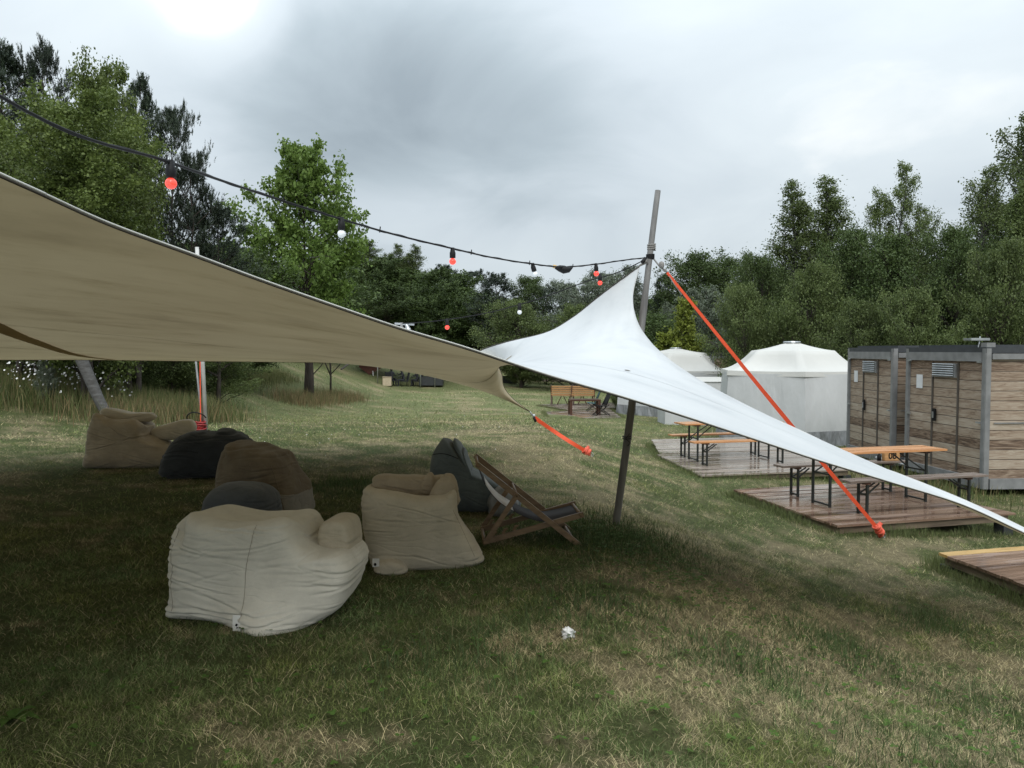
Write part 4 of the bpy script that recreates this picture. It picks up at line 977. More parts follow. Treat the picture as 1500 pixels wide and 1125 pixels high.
    # small grey repair patch on the white skin
    for px, py, r_ in ((919, 543, 0.022),):
        d = (P(px, py, 10) - Vector((0, 0, EYE))).normalized(); h = bvh.ray_cast(Vector((0, 0, EYE)), d)
        if h[0] is not None:
            n = h[1] if h[1].dot(d) < 0 else -h[1]; a = n.cross(Vector((0, 0, 1))).normalized(); b = n.cross(a); mb = MB()
            mb.add([h[0] + n * 0.004 + a * r_ * 1.5 * math.cos(q) + b * r_ * math.sin(q) for q in [k * math.pi / 5 for k in range(10)]], [list(range(10))])
            mb.build('patch', M['rope'], t, True)
    return Pk, C, B, A, far

M['seam_brown'] = simple_mat('inner seam tape', (0.3, 0.25, 0.155), (0.25, 0.205, 0.125), rough=0.8, bump=0.1)
M['seam_pale'] = simple_mat('outer seam tape', (0.7, 0.72, 0.73), (0.64, 0.66, 0.67), rough=0.5, bump=0.05)
M['dark_hem'] = simple_mat('dark hem cord', (0.05, 0.042, 0.03), (0.03, 0.026, 0.02), rough=0.8, bump=0.2)
M['brown_band'] = simple_mat('brown webbing band', (0.42, 0.32, 0.19), (0.34, 0.26, 0.15), rough=0.8, bump=0.3, bscale=120, trans=0.4)

def strap(name, label, a, b, w, n=24, wrap=None, twist=0.0, mat='orange', parts=True):
    "flat webbing between two points"
    t = thing(name, label, 'strap', b)
    a, b = Vector(a), Vector(b); d = (b - a).normalized(); side = d.cross(Vector((0, 1, 0))).normalized()
    mb = MB(); vs = []; nrm = d.cross(side).normalized()
    for k in range(n + 1):
        u = k / n; p = a.lerp(b, u) + Vector((0, 0, -0.02 * math.sin(math.pi * u)))
        ang = twist * math.sin(u * 9); s = side * math.cos(ang) + nrm * math.sin(ang); q = nrm * math.cos(ang) - side * math.sin(ang)
        ww = w * (0.55 + 0.45 * min(1, u * 2.2)) if name == 'ratchet_strap' else w
        vs += [p + s * ww / 2 + q * 0.0015, p - s * ww / 2 + q * 0.0015, p - s * ww / 2 - q * 0.0015, p + s * ww / 2 - q * 0.0015]
    fs = []
    for k in range(n):
        for e in range(4): fs.append((4 * k + e, 4 * k + (e + 1) % 4, 4 * k + 4 + (e + 1) % 4, 4 * k + 4 + e))
    mb.add(vs, fs + [(3, 2, 1, 0), (4 * n, 4 * n + 1, 4 * n + 2, 4 * n + 3)])
    mb.build('webbing', M[mat], t, True)
    if wrap:
        L, rad = wrap; mb = MB(); e1 = side; e2 = d.cross(side).normalized(); pts = []
        turns = 6; m = 150
        for k in range(m):
            u = k / (m - 1); c = b + d * (L * (u - 0.95)); rr = rad * (0.8 + 0.4 * math.sin(u * math.pi) + 0.12 * math.sin(u * 23))
            an = u * turns * 2 * math.pi; pts.append(c + (e1 * math.cos(an) + e2 * math.sin(an)) * rr + d * 0.012 * math.sin(an * 1.3))
        mb.tube(pts, rad * 0.33, 5)
        mb.tube([b + d * (-L * 0.95), b + d * (-L * 0.5), b], [rad * 0.7, rad * 1.0, rad * 0.7], 8)
        mb.box(b + d * (-L * 0.7) + e1 * rad * 0.9, (0.05, 0.012, 0.1), ry=0.6); mb.box(b - e1 * rad * 0.8, (0.06, 0.01, 0.05), ry=-0.5)
        mb.build('wrapped_end', M['orange_wrap'], t, True, True)
        ring = MB(); c = b + d * (L * 0.15)
        ring.tube([c + (side * math.cos(q) * 0.035 + d * math.sin(q) * 0.05) for q in [k * 2 * math.pi / 16 for k in range(17)]], 0.005, 6)
        ring.build('ring', M['silver'], t, True, True)
        peg = MB(); peg.tube([c - Vector((0, 0, 0.0)), c + d * 0.12 + Vector((0, 0, -0.12))], 0.01, 6); peg.build('ground_peg', M['steel_grey'], t, True, True)
    return t

def build_poles_and_straps(Pk, C, B, A, far):
    # leaning wooden pole
    base = Vector(P(900, 776, 7.85)); base.z = GZ(base.x, base.y) - 0.1; top = P(965, 279, 8.12)
    t = thing('wooden_pole', 'tall grey wooden pole leaning right that carries the white tent peak', 'pole', (base.x, base.y, base.z + 0.1))
    mb = MB(); m = 24; pts = []
    for k in range(m + 1):
        u = k / m; p = base.lerp(top, u) + Vector((math.sin(u * 5) * 0.008, math.sin(u * 7) * 0.008, 0)); pts.append(p)
    mb.tube(pts, [0.038 - 0.008 * abs(k / m - 0.3) - (0.004 if k / m > 0.7 else 0) for k in range(m + 1)], 14)
    mb.build('shaft', M['pole_wood'], t, True, True)
    def on(py):
        lo, hi = 0.0, 1.0
        for _ in range(40):
            mid = (lo + hi) / 2; p = base.lerp(top, mid)
            yy = CY - FPX * ((p.z - EYE) * math.cos(PITCH) + p.y * math.sin(PITCH)) / (p.y * math.cos(PITCH) - (p.z - EYE) * math.sin(PITCH))
            if yy > py: lo = mid
            else: hi = mid
        return base.lerp(top, lo)
    def coil(c, r, turns, pitch, th, mat, name):
        mb = MB(); pts = [c + Vector((math.cos(q) * r, math.sin(q) * r, (k / 12 - turns / 2) * pitch + 0.004 * math.sin(q))) for k, q in [(k, k * 2 * math.pi / 12) for k in range(turns * 12 + 1)]]
        mb.tube(pts, th, 6); return mb.build(name, M[mat], t, True, True)
    coil(on(362), 0.037, 3, 0.02, 0.009, 'rope', 'rope_lashing'); coil(on(376), 0.038, 4, 0.012, 0.007, 'black', 'cable_tie')
    coil(on(641), 0.046, 2, 0.02, 0.004, 'black', 'cord'); 
    mb = MB(); q = on(642); mb.tube([q + Vector((0.02, -0.045, 0.05)), q + Vector((-0.02, -0.05, 0)), q + Vector((0.03, -0.05, -0.04)), q + Vector((0.0, -0.05, -0.07))], 0.004, 5); mb.build('cord', M['black'], t, True, True)
    hub = on(378)
    # rope loop that holds the tent corner to the pole
    mb = MB()
    for s in (0, 1):
        mb.tube([hub + Vector((-0.03, -.04, -0.01 - s * 0.05)), hub.lerp(Pk, 0.5) + Vector((0.0, -.03 * s, -0.015 + 0.02 * s)), Pk + Vector((-0.01, -.01, 0))], 0.008, 6)
    mb.ball(hub.lerp(Pk, 0.45), 0.022, 8); mb.build('corner_rope', M['rope'], t, True, True)
    # orange strap from the pole to the ground, in front of the near deck
    gnd = G(1292, 788) + Vector((0, 0, 0.05)); s0 = P(977, 399, 7.95)
    st = strap('ratchet_strap', 'long taut orange strap from the pole top to a wrapped end by the near deck', s0, gnd, 0.045, wrap=(0.2, 0.035))
    mb = MB(); mb.tube([hub + Vector((0.03, 0, 0)), P(966, 390, 7.93), s0], 0.008, 6); mb.ball(P(969, 388, 7.92), 0.03, 10, 1.2); mb.ball(P(974, 396, 7.92), 0.018, 8)
    mb.tube([P(980, 404, 7.95), P(990, 420, 7.9), P(999, 432, 7.9)], [0.004, 0.004, 0.006], 5)
    mb.build('rope', M['rope'], st, True, True)
    # strap of the far low corner
    gnd = G(864, 668) + Vector((0, 0, 0.04)); c0 = P(782, 611, 13.6)
    st = strap('corner_strap', 'short orange strap from the far low tent corner to the lawn', c0, gnd, 0.065, wrap=(0.12, 0.05), twist=0.3)
    mb = MB(); mb.tube([C, c0], 0.012, 6); mb.ball(P(782, 609, 13.55), 0.03, 8); mb.build('buckle', M['silver'], st, True, True)
    mb = MB(); mb.tube([P(782, 611, 13.5), P(785, 618, 13.5)], 0.025, 6); mb.build('hook', M['black'], st, True, True)
    # strap of the right hand corner, beyond the picture
    g2 = Vector((B.x + 0.45, B.y - 0.85, GZ(B.x + 0.45, B.y - 0.85) + 0.03))
    strap('corner_strap', 'orange strap holding the white tent corner beyond the right picture edge', B, g2, 0.05, wrap=(0.12, 0.035))
    # near-left tent pole out of the frame
    tp = thing('tent_pole', 'wooden pole outside the picture that lifts the near left tent corner', 'pole', (A.x - 0.1, A.y, GZ(A.x, A.y)))
    mb = MB(); mb.tube([(A.x - 0.1, A.y, GZ(A.x, A.y) - 0.1), (A.x, A.y, A.z + 0.5)], 0.045, 12); mb.build('shaft', M['pole_wood'], tp, True, True)
    # white pole behind the tent
    b = G(302, 633); tb = thing('tent_pole', 'slim white pole standing behind the tent, its tip above the sail edge', 'pole', b)
    tip = P(288.5, 362, b.y)
    mb = MB(); mb.tube([Vector((b.x, b.y, b.z - 0.1)), tip], [0.045, 0.04], 12); mb.build('shaft', M['white_pole'], tb, True, True)
    mb = MB(); mb.tube([Vector((b.x - 0.055, b.y - 0.03, b.z)), Vector((tip.x - 0.055, tip.y - 0.03, 1.45))], 0.022, 8); mb.build('inner_shaft', M['steel_grey'], tb, True, True)
    s = strap('tent_strap', 'orange strap hanging beside the slim white pole under the tent', P(293, 528, b.y - 0.15), Vector((b.x - 0.07, b.y - 0.12, b.z + 0.1)), 0.022)
    s2 = thing('cord_bundle', 'dark red cord bundle with a looped black cable at the foot of the white pole', 'cord', (b.x - 0.05, b.y - 0.1, b.z))
    mb = MB(); c = Vector((b.x - 0.08, b.y - 0.12, b.z + 0.13))
    for k in range(7):
        rr = 0.11 + 0.02 * math.sin(k * 2.1); mb.tube([c + Vector((math.cos(q) * rr, math.sin(q) * rr * 0.8, k * 0.028 - 0.08 + 0.012 * math.sin(q * 2 + k))) for q in [i * 2 * math.pi / 14 for i in range(15)]], 0.016, 6)
    mb.ball(c, 0.1, 12, 1.1)
    mb.build('coil', M['red_box'], s2, True, True)
    mb = MB(); mb.tube(catmull([P(302, 612, b.y - .2), P(296, 607, b.y - .25), P(284, 604, b.y - .3), P(276, 607, b.y - .3), P(274, 613, b.y - .25), P(280, 617, b.y - .2), P(299, 622, b.y - .15)], 40), 0.014, 6)
    mb.build('cable_loop', M['black'], s2, True, True)
    return hub

# ------------------------------------------------------------------ string lights
def build_lights(hub, A):
    def bulb(root, p, col, s=1.0, tilt=(0, 0)):
        d = Vector((tilt[0], tilt[1], -1)).normalized()
        sk = MB(); sk.tube([p + Vector((0, 0, 0.014)), p + d * 0.012, p + d * 0.018, p + d * 0.05 * s, p + d * 0.052 * s], [0.012, 0.016, 0.019, 0.019, 0.017], 12)
        so_ = sk.build('socket', M['black'], root, True, True)
        if col:
            c = p + d * (0.052 * s + 0.022); b = MB(); b.ball(c, 0.0215 * s, 16)
            ob = MB(); 
            o = b.build('bulb', M[col], so_, False, True)
            im = inv_of(root)
            for v in o.data.vertices: v.co = im @ v.co
            o['label'] = 'glowing red bulb' if col == 'red_bulb' else 'unlit white bulb'
    def cable(root, pts, r, n=90, wrap=True):
        c = catmull(pts, n); mb = MB(); mb.tube(c, r, 7)
        if wrap:
            w = [p + Vector((0.0, math.cos(k * 0.4) * r * 0.9, math.sin(k * 0.4) * r * 0.9)) for k, p in enumerate(catmull(pts, n * 2))]
            mb.tube(w, r * 0.55, 5)
        mb.build('cable', M['black'], root, True, True); return c
    s = thing('string_lights', 'thick twisted black festoon cable with round bulbs from the left to the leaning pole', 'string lights', (hub.x, hub.y, GZ(hub.x, hub.y)))
    k1 = [Vector((A.x, A.y, A.z + 0.45)), Vector((-1.95, -0.6, 3.07)), Vector((-1.75, 1.0, 2.76)), P(0, 141, 2.35), P(250, 238, 3.1), P(380, 283, 3.85), P(500, 321, 4.3), P(580, 344, 4.75), P(663, 364, 5.2), P(720, 377, 5.7), P(783, 387, 6.2), P(826, 391, 6.6), P(873, 387, 7.1), P(915, 381, 7.5), hub + Vector((-0.03, -0.05, 0.0))]
    c1 = cable(s, k1, 0.0058, 160)
    for px, py, Y, col, sc, tl in ((250, 240, 3.1, 'red_bulb', 1.0, (0, 0)), (500, 322, 4.3, 'white_bulb', 1.0, (0, 0)), (663, 366, 5.2, 'red_bulb', 1.0, (0, 0)), (780, 388, 6.2, 'white_bulb', 1.0, (0.3, 0)), (873, 388, 7.1, 'red_bulb', 1.05, (0.05, 0)), (945, 379, 7.75, None, 1, (-0.8, 0))):
        bulb(s, P(px, py, Y), col, sc, tl)
    j = P(826, 395, 6.6); mb = MB(); mb.tube([P(813, 392, 6.6), P(819, 393, 6.6), j, P(833, 395, 6.6), P(838, 392, 6.6)], [0.01, 0.026, 0.034, 0.024, 0.008], 12); mb.build('plug_joint', M['black'], s, True, True)
    mb = MB(); mb.tube([P(810, 390, 6.6), P(815, 391, 6.6)], 0.014, 8); mb.build('tape', M['deck_yellow'], s, True, True)
    # little cable ties
    mb = MB()
    for q in (45, 60, 76, 96, 112, 128):
        if q < len(c1): mb.tube([c1[q] + Vector((0, 0, -0.012)), c1[q] + Vector((0.004, 0, 0.022))], 0.0035, 5)
    mb.build('zip_tie', M['black'], s, True)
    s2 = thing('string_lights', 'thin second festoon cable sagging from the pole back over the tent to a far hook', 'string lights', (hub.x, hub.y + 0.3, GZ(hub.x, hub.y)))
    k2 = [hub + Vector((-0.02, 0.05, 0.0)), P(905, 399, 7.95), P(860, 412, 8.0), P(800, 434, 8.05), P(740, 452, 8.1), P(700, 461, 8.15), P(655, 468, 8.2), P(620, 472, 8.25), P(584, 474, 8.3)]
    cable(s2, k2, 0.0052, 90, False)
    for px, py, Y, col, sc in ((879, 403, 7.97, 'red_bulb', 1.05), (761, 446, 8.05, 'white_bulb', 1.05), (655, 468.5, 8.2, 'red_bulb', 1.05)):
        bulb(s2, P(px, py, Y), col, sc)
    e = k2[-1]
    cv = next(o for o in bpy.data.objects if o.name == 'canopy'); lo = Vector(cv.parent.location)
    bv = BVHTree.FromPolygons([tuple(v.co + lo) for v in cv.data.vertices], [tuple(p.vertices) for p in cv.data.polygons])
    h = bv.ray_cast(e + Vector((0.03, 0, 0)), Vector((0, 0, -1))); zb = h[0].z if h[0] is not None else e.z - 0.3
    tp = thing('cable_clamp', 'grey metal clamp standing on the tent cloth where the second cable ends', 'clamp', (e.x + .03, e.y, zb))
    mb = MB(); mb.tube([(e.x + .03, e.y, zb + 0.003), (e.x + .03, e.y, e.z + 0.01)], 0.016, 8); mb.build('mast', M['steel_grey'], tp, True, True)
    mb = MB(); mb.bar(e + Vector((-.04, 0, 0)), e + Vector((0.16, 0, -0.01)), 0.02, 0.02); mb.tube([e + Vector((0.08, -.02, -0.01)), e + Vector((0.1, -.02, -0.06)), e + Vector((0.1, -.02, -0.1))], [0.015, 0.028, 0.02], 8)
    mb.build('arm', M['silver'], tp, True)

# ------------------------------------------------------------------ bean bags
def inflate(outline, depth, e=0.5, back=0.85, n_a=220, n_p=130, wr=1.0, seed=1, creases=26, hdir=1.0, flat=True, lump=0.02, crease_depth=0.012, hollow=None):
    """soft bag: front outline (x, z) in metres, rounded through its depth, with sag folds.  y runs from -depth/2 (front) to +depth/2"""
    pts = catmull([Vector((x, 0, z)) for x, z in outline + [outline[0]]], 500)
    px = np.array([p.x for p in pts]); pz = np.array([p.z for p in pts])
    cx_, cz_ = (px.max() + px.min()) / 2, (pz.max() + pz.min()) / 2 * 0.95
    ang = np.arctan2(pz - cz_, px - cx_); rad = np.hypot(px - cx_, pz - cz_)
    o = np.argsort(ang); ang, rad = ang[o], rad[o]
    th = np.linspace(-np.pi, np.pi, n_a, endpoint=False)
    Rt = np.interp(th, ang, rad, period=2 * np.pi)
    Rt = np.convolve(np.concatenate([Rt[-2:], Rt, Rt[:2]]), [.1, .2, .4, .2, .1], 'valid')
    ph = np.pi * (0.5 - 0.5 * np.cos(np.pi * np.linspace(0.0, 1, n_p))) * 0.35 + np.linspace(0, np.pi, n_p) * 0.65
    TH, PH = np.meshgrid(th, ph)
    RT = np.tile(Rt, (n_p, 1))
    sn = np.sin(PH) ** e; cs = np.sign(np.cos(PH)) * np.abs(np.cos(PH)) ** (e * 1.15)
    y = -depth / 2 * cs
    bk = 1 - (1 - back) * np.clip((y / depth + 0.5), 0, 1)
    x = cx_ + RT * np.cos(TH) * sn * bk; z = cz_ + RT * np.sin(TH) * sn * bk
    zmin = pz.min()
    # the weight settles on the ground at the back too
    z = np.where(flat, z - (1 - bk) * (z - cz_ < 0) * (cz_ - z) * 0 , z)
    P3 = np.stack([x, y, z], -1)
    du = np.roll(P3, -1, 1) - np.roll(P3, 1, 1); dv = np.gradient(P3, axis=0)
    nr = np.cross(du, dv); nr /= (np.linalg.norm(nr, axis=-1, keepdims=True) + 1e-9)
    ctr = np.array([cx_, 0, cz_]); sg = np.sign(((P3 - ctr) * nr).sum(-1, keepdims=True)); nr = nr * np.where(sg == 0, 1, sg)
    r_ = np.random.default_rng(seed); X, Y, Z = P3[..., 0], P3[..., 1], P3[..., 2]
    disp = lump * 2 * (fbm(X * 3, Z * 3.5, Y * 3, 3, seed) - 0.5) * wr
    W, H = px.max() - px.min(), pz.max() - zmin
    jit = (fbm(X * 4, Z * 4, Y * 4, 2, seed + 5) - 0.5) * 0.05
    for k in range(creases):
        side = r_.uniform() < 0.35
        lx = r_.uniform(px.min() + 0.05 * W, px.max() - 0.05 * W); lz = zmin + H * (r_.uniform(0.03, 0.95) ** 1.25)
        ln = r_.uniform(0.1, 0.34) * W; slope = r_.normal(0, 0.2) * hdir; w = r_.uniform(0.006, 0.012); dp = r_.uniform(0.25, 1.0) ** 1.5 * crease_depth * 0.8 * wr
        if side: lx = px.min() if r_.uniform() < 0.5 else px.max(); ln *= 0.7
        curve = r_.normal(0, 0.3)
        uu = (X - lx) / ln
        dz = (Z + jit) - (lz + slope * (X - lx) + curve * (X - lx) ** 2)
        fade = np.exp(-uu ** 4) * np.where(Y < depth * 0.3, 1, 0)
        q = dz / w
        disp = disp + fade * dp * (-1.25 * np.exp(-q * q) + 0.8 * np.exp(-((q - 2.0) / 1.5) ** 2) + 0.4 * np.exp(-((q + 2.0) / 1.8) ** 2))
    fine = 1 - np.abs(2 * fbm(X * 6 + 3, Z * 24, Y * 6, 3, seed + 9) - 1)
    disp = disp + 0.0035 * (fine - 0.75) * wr * sm(-0.1, 0.5, 1 - (Z - zmin) / H)
    # gathers radiating from the ends of the bag
    P3 = P3 + nr * disp[..., None] * (np.sin(PH) ** 0.15)[..., None]
    if hollow is not None:
        hx, hz, hr, hd = hollow
        g = np.exp(-(((P3[..., 0] - hx) / hr) ** 2)) * sm(hz - 0.12, hz + 0.05, P3[..., 2]) * sm(-depth * 0.33, -depth * 0.05, P3[..., 1]) * sm(depth * 0.5, depth * 0.2, P3[..., 1])
        P3[..., 2] -= hd * g
    P3[..., 2] = np.maximum(P3[..., 2], -0.03)
    V = P3.reshape(-1, 3)
    i = np.arange(n_p - 1)[:, None] * n_a; j = np.arange(n_a)[None, :]; j2 = (j + 1) % n_a
    F = np.stack([i + j, i + j2, i + n_a + j2, i + n_a + j], -1).reshape(-1, 4)
    return V, F

def add_cover(root, V, F, mats, split=None, name='cover'):
    me = np_mesh(name, V, F, True)
    bm = bmesh.new(); bm.from_mesh(me); bmesh.ops.remove_doubles(bm, verts=bm.verts[:], dist=1e-5); bmesh.ops.recalc_face_normals(bm, faces=bm.faces[:]); bm.to_mesh(me); bm.free()
    for m_ in mats: me.materials.append(m_)
    if split is not None:
        for p in me.polygons: p.material_index = 1 if split(p.center) else 0
    for p in me.polygons: p.use_smooth = True
    o = link(name, me, root); return o

def surf_line(root, cover, pts, r, mat, name, dirv=Vector((0, 1, 0)), off=0.002):
    "a thin seam laid on the bag's front surface"
    bv = BVHTree.FromPolygons([v.co[:] for v in cover.data.vertices], [tuple(p.vertices) for p in cover.data.polygons]); out = []
    for x, z in pts:
        h = bv.ray_cast(Vector((x, -3, z)), dirv)
        if h[0] is not None: out.append(h[0] + Vector((0, -off, 0)))
    if len(out) > 2: mb = MB(); mb.tube(out, r, 5); mb.build(name, M[mat], root, smooth=True)

def tag_part(root, x, z, y, rz=0.0, tilt=0.0):
    mb = MB(); n = 8; vs = []
    for k in range(n + 1):
        u = k / n
        for s in (-1, 1): vs.append(Vector((x + s * 0.024 + 0.008 * u, y - 0.018 * math.sin(u * 1.6), z - 0.09 * u)))
    mb.add(vs, [(2 * k, 2 * k + 1, 2 * k + 3, 2 * k + 2) for k in range(n)])
    t = mb.build('label_tab', M['tag_white'], root)
    mk = MB(); c = Vector((x + 0.008, y - 0.022, z - 0.052))
    mk.box(c, (0.012, 0.002, 0.014), ry=0.5); mk.box(c + Vector((0.004, 0, -0.016)), (0.01, 0.002, 0.006), ry=-0.4); mk.build('emblem', M['black'], t)

def bag_root(label, px, py, Y, rz=0.0):
    g = P(px, py, Y); z = GZ(g.x, Y); return thing('bean_bag', label, 'bean bag', (g.x, Y, z), rz, 'bean bags on the lawn under the tent')

def build_bags():
    # big oat bag nearest the camera
    r = bag_root('largest oat coloured bean bag, nearest the camera, with a white label tab', 400, 905, 5.1, R(-7))
    ol = [(-.575, .0), (-.57, .22), (-.57, .45), (-.535, .61), (-.47, .685), (-.41, .69), (-.2, .655), (.02, .66), (.16, .685), (.23, .65), (.31, .52), (.43, .46), (.53, .46), (.61, .375), (.575, .2), (.51, .08), (.32, -.03), (.12, -.05), (-.2, -.02), (-.45, -.01)]
    V, F = inflate(ol, 0.72, e=0.33, back=0.92, n_a=520, n_p=320, seed=3, creases=50, crease_depth=0.011, lump=0.014, hdir=0.6, hollow=(0.1, 0.5, 0.45, 0.06))
    # pull the lower right front towards the camera into a pinched corner, pinch the lower left corner
    def pull(V, c, off, rad):
        d = np.linalg.norm((V - np.array(c)) / np.array(rad), axis=1); w = np.exp(-d * d)[:, None]; return V + np.array(off) * w
    V = pull(V, (0.12, -0.36, -0.02), (0.0, -0.16, -0.02), (0.22, 0.2, 0.22)); V = pull(V, (-0.58, -0.2, 0.02), (-0.02, -0.02, 0), (0.1, 0.2, 0.08))
    V = pull(V, (-0.47, -0.3, 0.60), (0.03, 0.07, -0.02), (0.04, 0.1, 0.1)); V = pull(V, (0.33, -0.25, 0.56), (0.0, 0.08, -0.03), (0.05, 0.12, 0.05))
    V[:, 2] = np.maximum(V[:, 2] * 0.945, -0.06)
    c = add_cover(r, V, F, [M['tan_light']])
    surf_line(r, c, [(0.03 - 0.05 * (1 - u) + 0.01 * math.sin(u * 9), 0.02 + u * 0.62) for u in np.linspace(0, 1, 50)], 0.0022, 'seam_tan', 'seam', off=0.0006)
    surf_line(r, c, [(-0.50 + 0.01 * math.sin(u * 15), 0.06 + u * 0.5) for u in np.linspace(0, 1, 40)], 0.0022, 'seam_tan', 'seam', off=0.0006)
    tag_part(r, -0.03, 0.1, -0.44)
    V, F = inflate([(-.09, 0), (-.1, .12), (-.06, .2), (.05, .21), (.1, .16), (.11, .0), (0, -.03)], 0.34, e=0.28, back=0.95, n_a=100, n_p=60, seed=9, creases=8, crease_depth=0.006, lump=0.008); V = V + np.array([0.42, 0.08, 0.38])
    add_cover(r, V, F, [M['tan_mid']], name='folded_corner')
    # sand bag in the middle
    r = bag_root('sand coloured bean bag with two pointed top corners beside the deck chair', 617, 838, 6.2, R(6))
    ol = [(-.38, .02), (-.43, .22), (-.455, .45), (-.445, .58), (-.40, .625), (-.2, .6), (.0, .56), (.17, .57), (.26, .6), (.28, .5), (.29, .38), (.37, .24), (.45, .12), (.46, .02), (.2, -.03), (-.1, -.03)]
    V, F = inflate(ol, 0.6, e=0.36, back=0.94, n_a=380, n_p=230, seed=14, creases=26, crease_depth=0.009, lump=0.018, hollow=(0.0, 0.55, 0.3, 0.16))
    c = add_cover(r, V, F, [M['tan_mid']])
    V, F = inflate([(-.38, 0), (-.39, .2), (-.35, .29), (-.1, .28), (.1, .27), (.24, .25), (.25, .0), (0, -.03)], 0.24, e=0.4, back=0.95, n_a=160, n_p=80, seed=16, creases=14, crease_depth=0.012, lump=0.015); V = V + np.array([.0, .14, .38]); add_cover(r, V, F, [M['tan_warm']], name='back_flap')
    for (x, y, z, w, h, d, sd, nm) in ((.17, -.1, .46, .13, .25, .22, 4, 'ear'), (.05, .08, .52, .075, .18, .16, 6, 'ear')):
        V, F = inflate([(-w, 0), (-w * .75, h * .5), (-w * .2, h * .85), (w * .25, h), (w * .62, h * .97), (w * .85, h * .75), (w, h * .3), (w, 0), (0, -.03)], d, e=0.6, back=0.8, n_a=90, n_p=60, seed=sd, creases=9, crease_depth=0.007, lump=0.012)
        V = V + np.array([x, y, z]); add_cover(r, V, F, [M['tan_warm']], name=nm)  # ears are the same sand cloth, shade painted in by the darker tone
    V, F = inflate([(-.13, .0), (-.12, .08), (0, .11), (.1, .07), (.13, .0), (0, -.03)], 0.2, e=0.6, n_a=90, n_p=50, seed=5, creases=6, lump=0.01); V = V + np.array([-.22, -.27, 0.0]); add_cover(r, V, F, [M['tan_mid']], name='base_fold')
    mb = MB(); p0 = Vector((-.33, -.34, .1))
    mb.add([p0 + Vector((-.02, 0, .02)), p0 + Vector((.03, -.01, .02)), p0 + Vector((.03, -.02, -.035)), p0 + Vector((-.02, -.02, -.04))], [(0, 1, 2, 3)]); tb = mb.build('label_tab', M['tag_white'], r)
    mb = MB(); mb.ball(p0 + Vector((0, -.02, -.02)), 0.01, 8, 1.2); mb.build('emblem', M['black'], tb)
    surf_line(r, c, [(0.24 + 0.16 * u, 0.45 - 0.35 * u) for u in np.linspace(0, 1, 30)], 0.002, 'seam_tan', 'seam', off=0.0006)
    # slate upright bag
    r = bag_root('slate grey bean bag with a tall upright neck behind the deck chair', 690, 752, 8.3)
    ol = [(-.50, .0), (-.46, .25), (-.43, .5), (-.34, .72), (-.24, .82), (-.12, .75), (-.10, .56), (-.01, .44), (.14, .36), (.32, .29), (.5, .16), (.52, .0), (.2, -.03), (-.2, -.03)]
    V, F = inflate(ol, 0.6, e=0.62, back=0.85, n_a=260, n_p=150, seed=21, creases=16, crease_depth=0.01, lump=0.03)
    c = add_cover(r, V, F, [M['slate']])
    surf_line(r, c, [(-.44 + 0.33 * u, 0.56 + 0.05 * math.sin(u * 3.1)) for u in np.linspace(0, 1, 30)], 0.004, 'black', 'seam')
    V, F = inflate([(-.12, .0), (-.12, .08), (-.03, .14), (.08, .12), (.12, .04), (0, -.02)], 0.3, e=0.6, n_a=80, n_p=50, seed=25, creases=4, lump=0.01)
    g = P(737, 724, 8.0); q = thing('highlight', 'small light grey lump drawn as a highlight of the slate bag behind the deck chair frame', 'highlight', (g.x, 8.05, GZ(g.x, 8.05))); V = V * np.array([1.3, 1.2, 2.2]) ; add_cover(q, V, F, [M['tent_skirt']])  # added lump: its light grey paints a highlight of the slate bag
    # brown and taupe bag
    r = bag_root('brown bean bag with a taupe lower half, right of the charcoal one', 392, 760, 7.9, R(-12))
    ol = [(-.44, .0), (-.45, .35), (-.43, .6), (-.33, .76), (-.22, .745), (-.08, .75), (.06, .69), (.17, .66), (.30, .47), (.40, .3), (.44, .12), (.42, .0), (0, -.03)]
    V, F = inflate(ol, 0.75, e=0.55, back=0.9, n_a=240, n_p=150, seed=31, creases=20, lump=0.035)
    c = add_cover(r, V, F, [M['brown_cloth'], M['greytan']], split=lambda c_: c_.z < 0.27 + 0.03 * math.sin(c_.x * 9))
    surf_line(r, c, [(-.40 + 0.8 * u, 0.275 + 0.03 * math.sin((-.40 + .8 * u) * 9)) for u in np.linspace(0, 1, 40)], 0.004, 'seam_tan', 'seam')
    surf_line(r, c, [(0.2 + 0.16 * u, 0.56 - 0.5 * u + .06 * math.sin(u * 3.1)) for u in np.linspace(0, 1, 40)], 0.005, 'brown_cloth', 'piping', off=0.001)
    # small navy one
    r = bag_root('low dark navy pouf with a taupe base just behind the largest oat bag', 352, 768, 7.1)
    ol = [(-.33, .0), (-.31, .2), (-.27, .36), (-.16, .46), (.02, .475), (.2, .45), (.31, .37), (.34, .2), (.33, .0), (0, -.03)]
    V, F = inflate(ol, 0.6, e=0.55, back=0.95, n_a=200, n_p=120, seed=41, creases=12, lump=0.03)
    c = add_cover(r, V, F, [M['navy_cloth'], M['greytan']], split=lambda c_: c_.z < 0.2 - 0.22 * (c_.x + 0.1))
    surf_line(r, c, [(-.3 + 0.4 * u, 0.2 - 0.22 * (-.2 + 0.4 * u)) for u in np.linspace(0, 1, 30)], 0.008, 'black', 'seam')
    # charcoal bag
    r = bag_root('wide charcoal bean bag between the warm sand bag and the brown bag', 300, 700, 10.5, R(10))
    ol = [(-.58, .05), (-.52, .3), (-.3, .54), (-.05, .63), (.12, .6), (.28, .63), (.5, .56), (.68, .4), (.7, .1), (.6, .0), (.1, -.03), (-.4, .0)]
    V, F = inflate(ol, 0.8, e=0.6, back=0.9, n_a=220, n_p=130, seed=51, creases=24, crease_depth=0.016, lump=0.04)
    c = add_cover(r, V, F, [M['charcoal']])
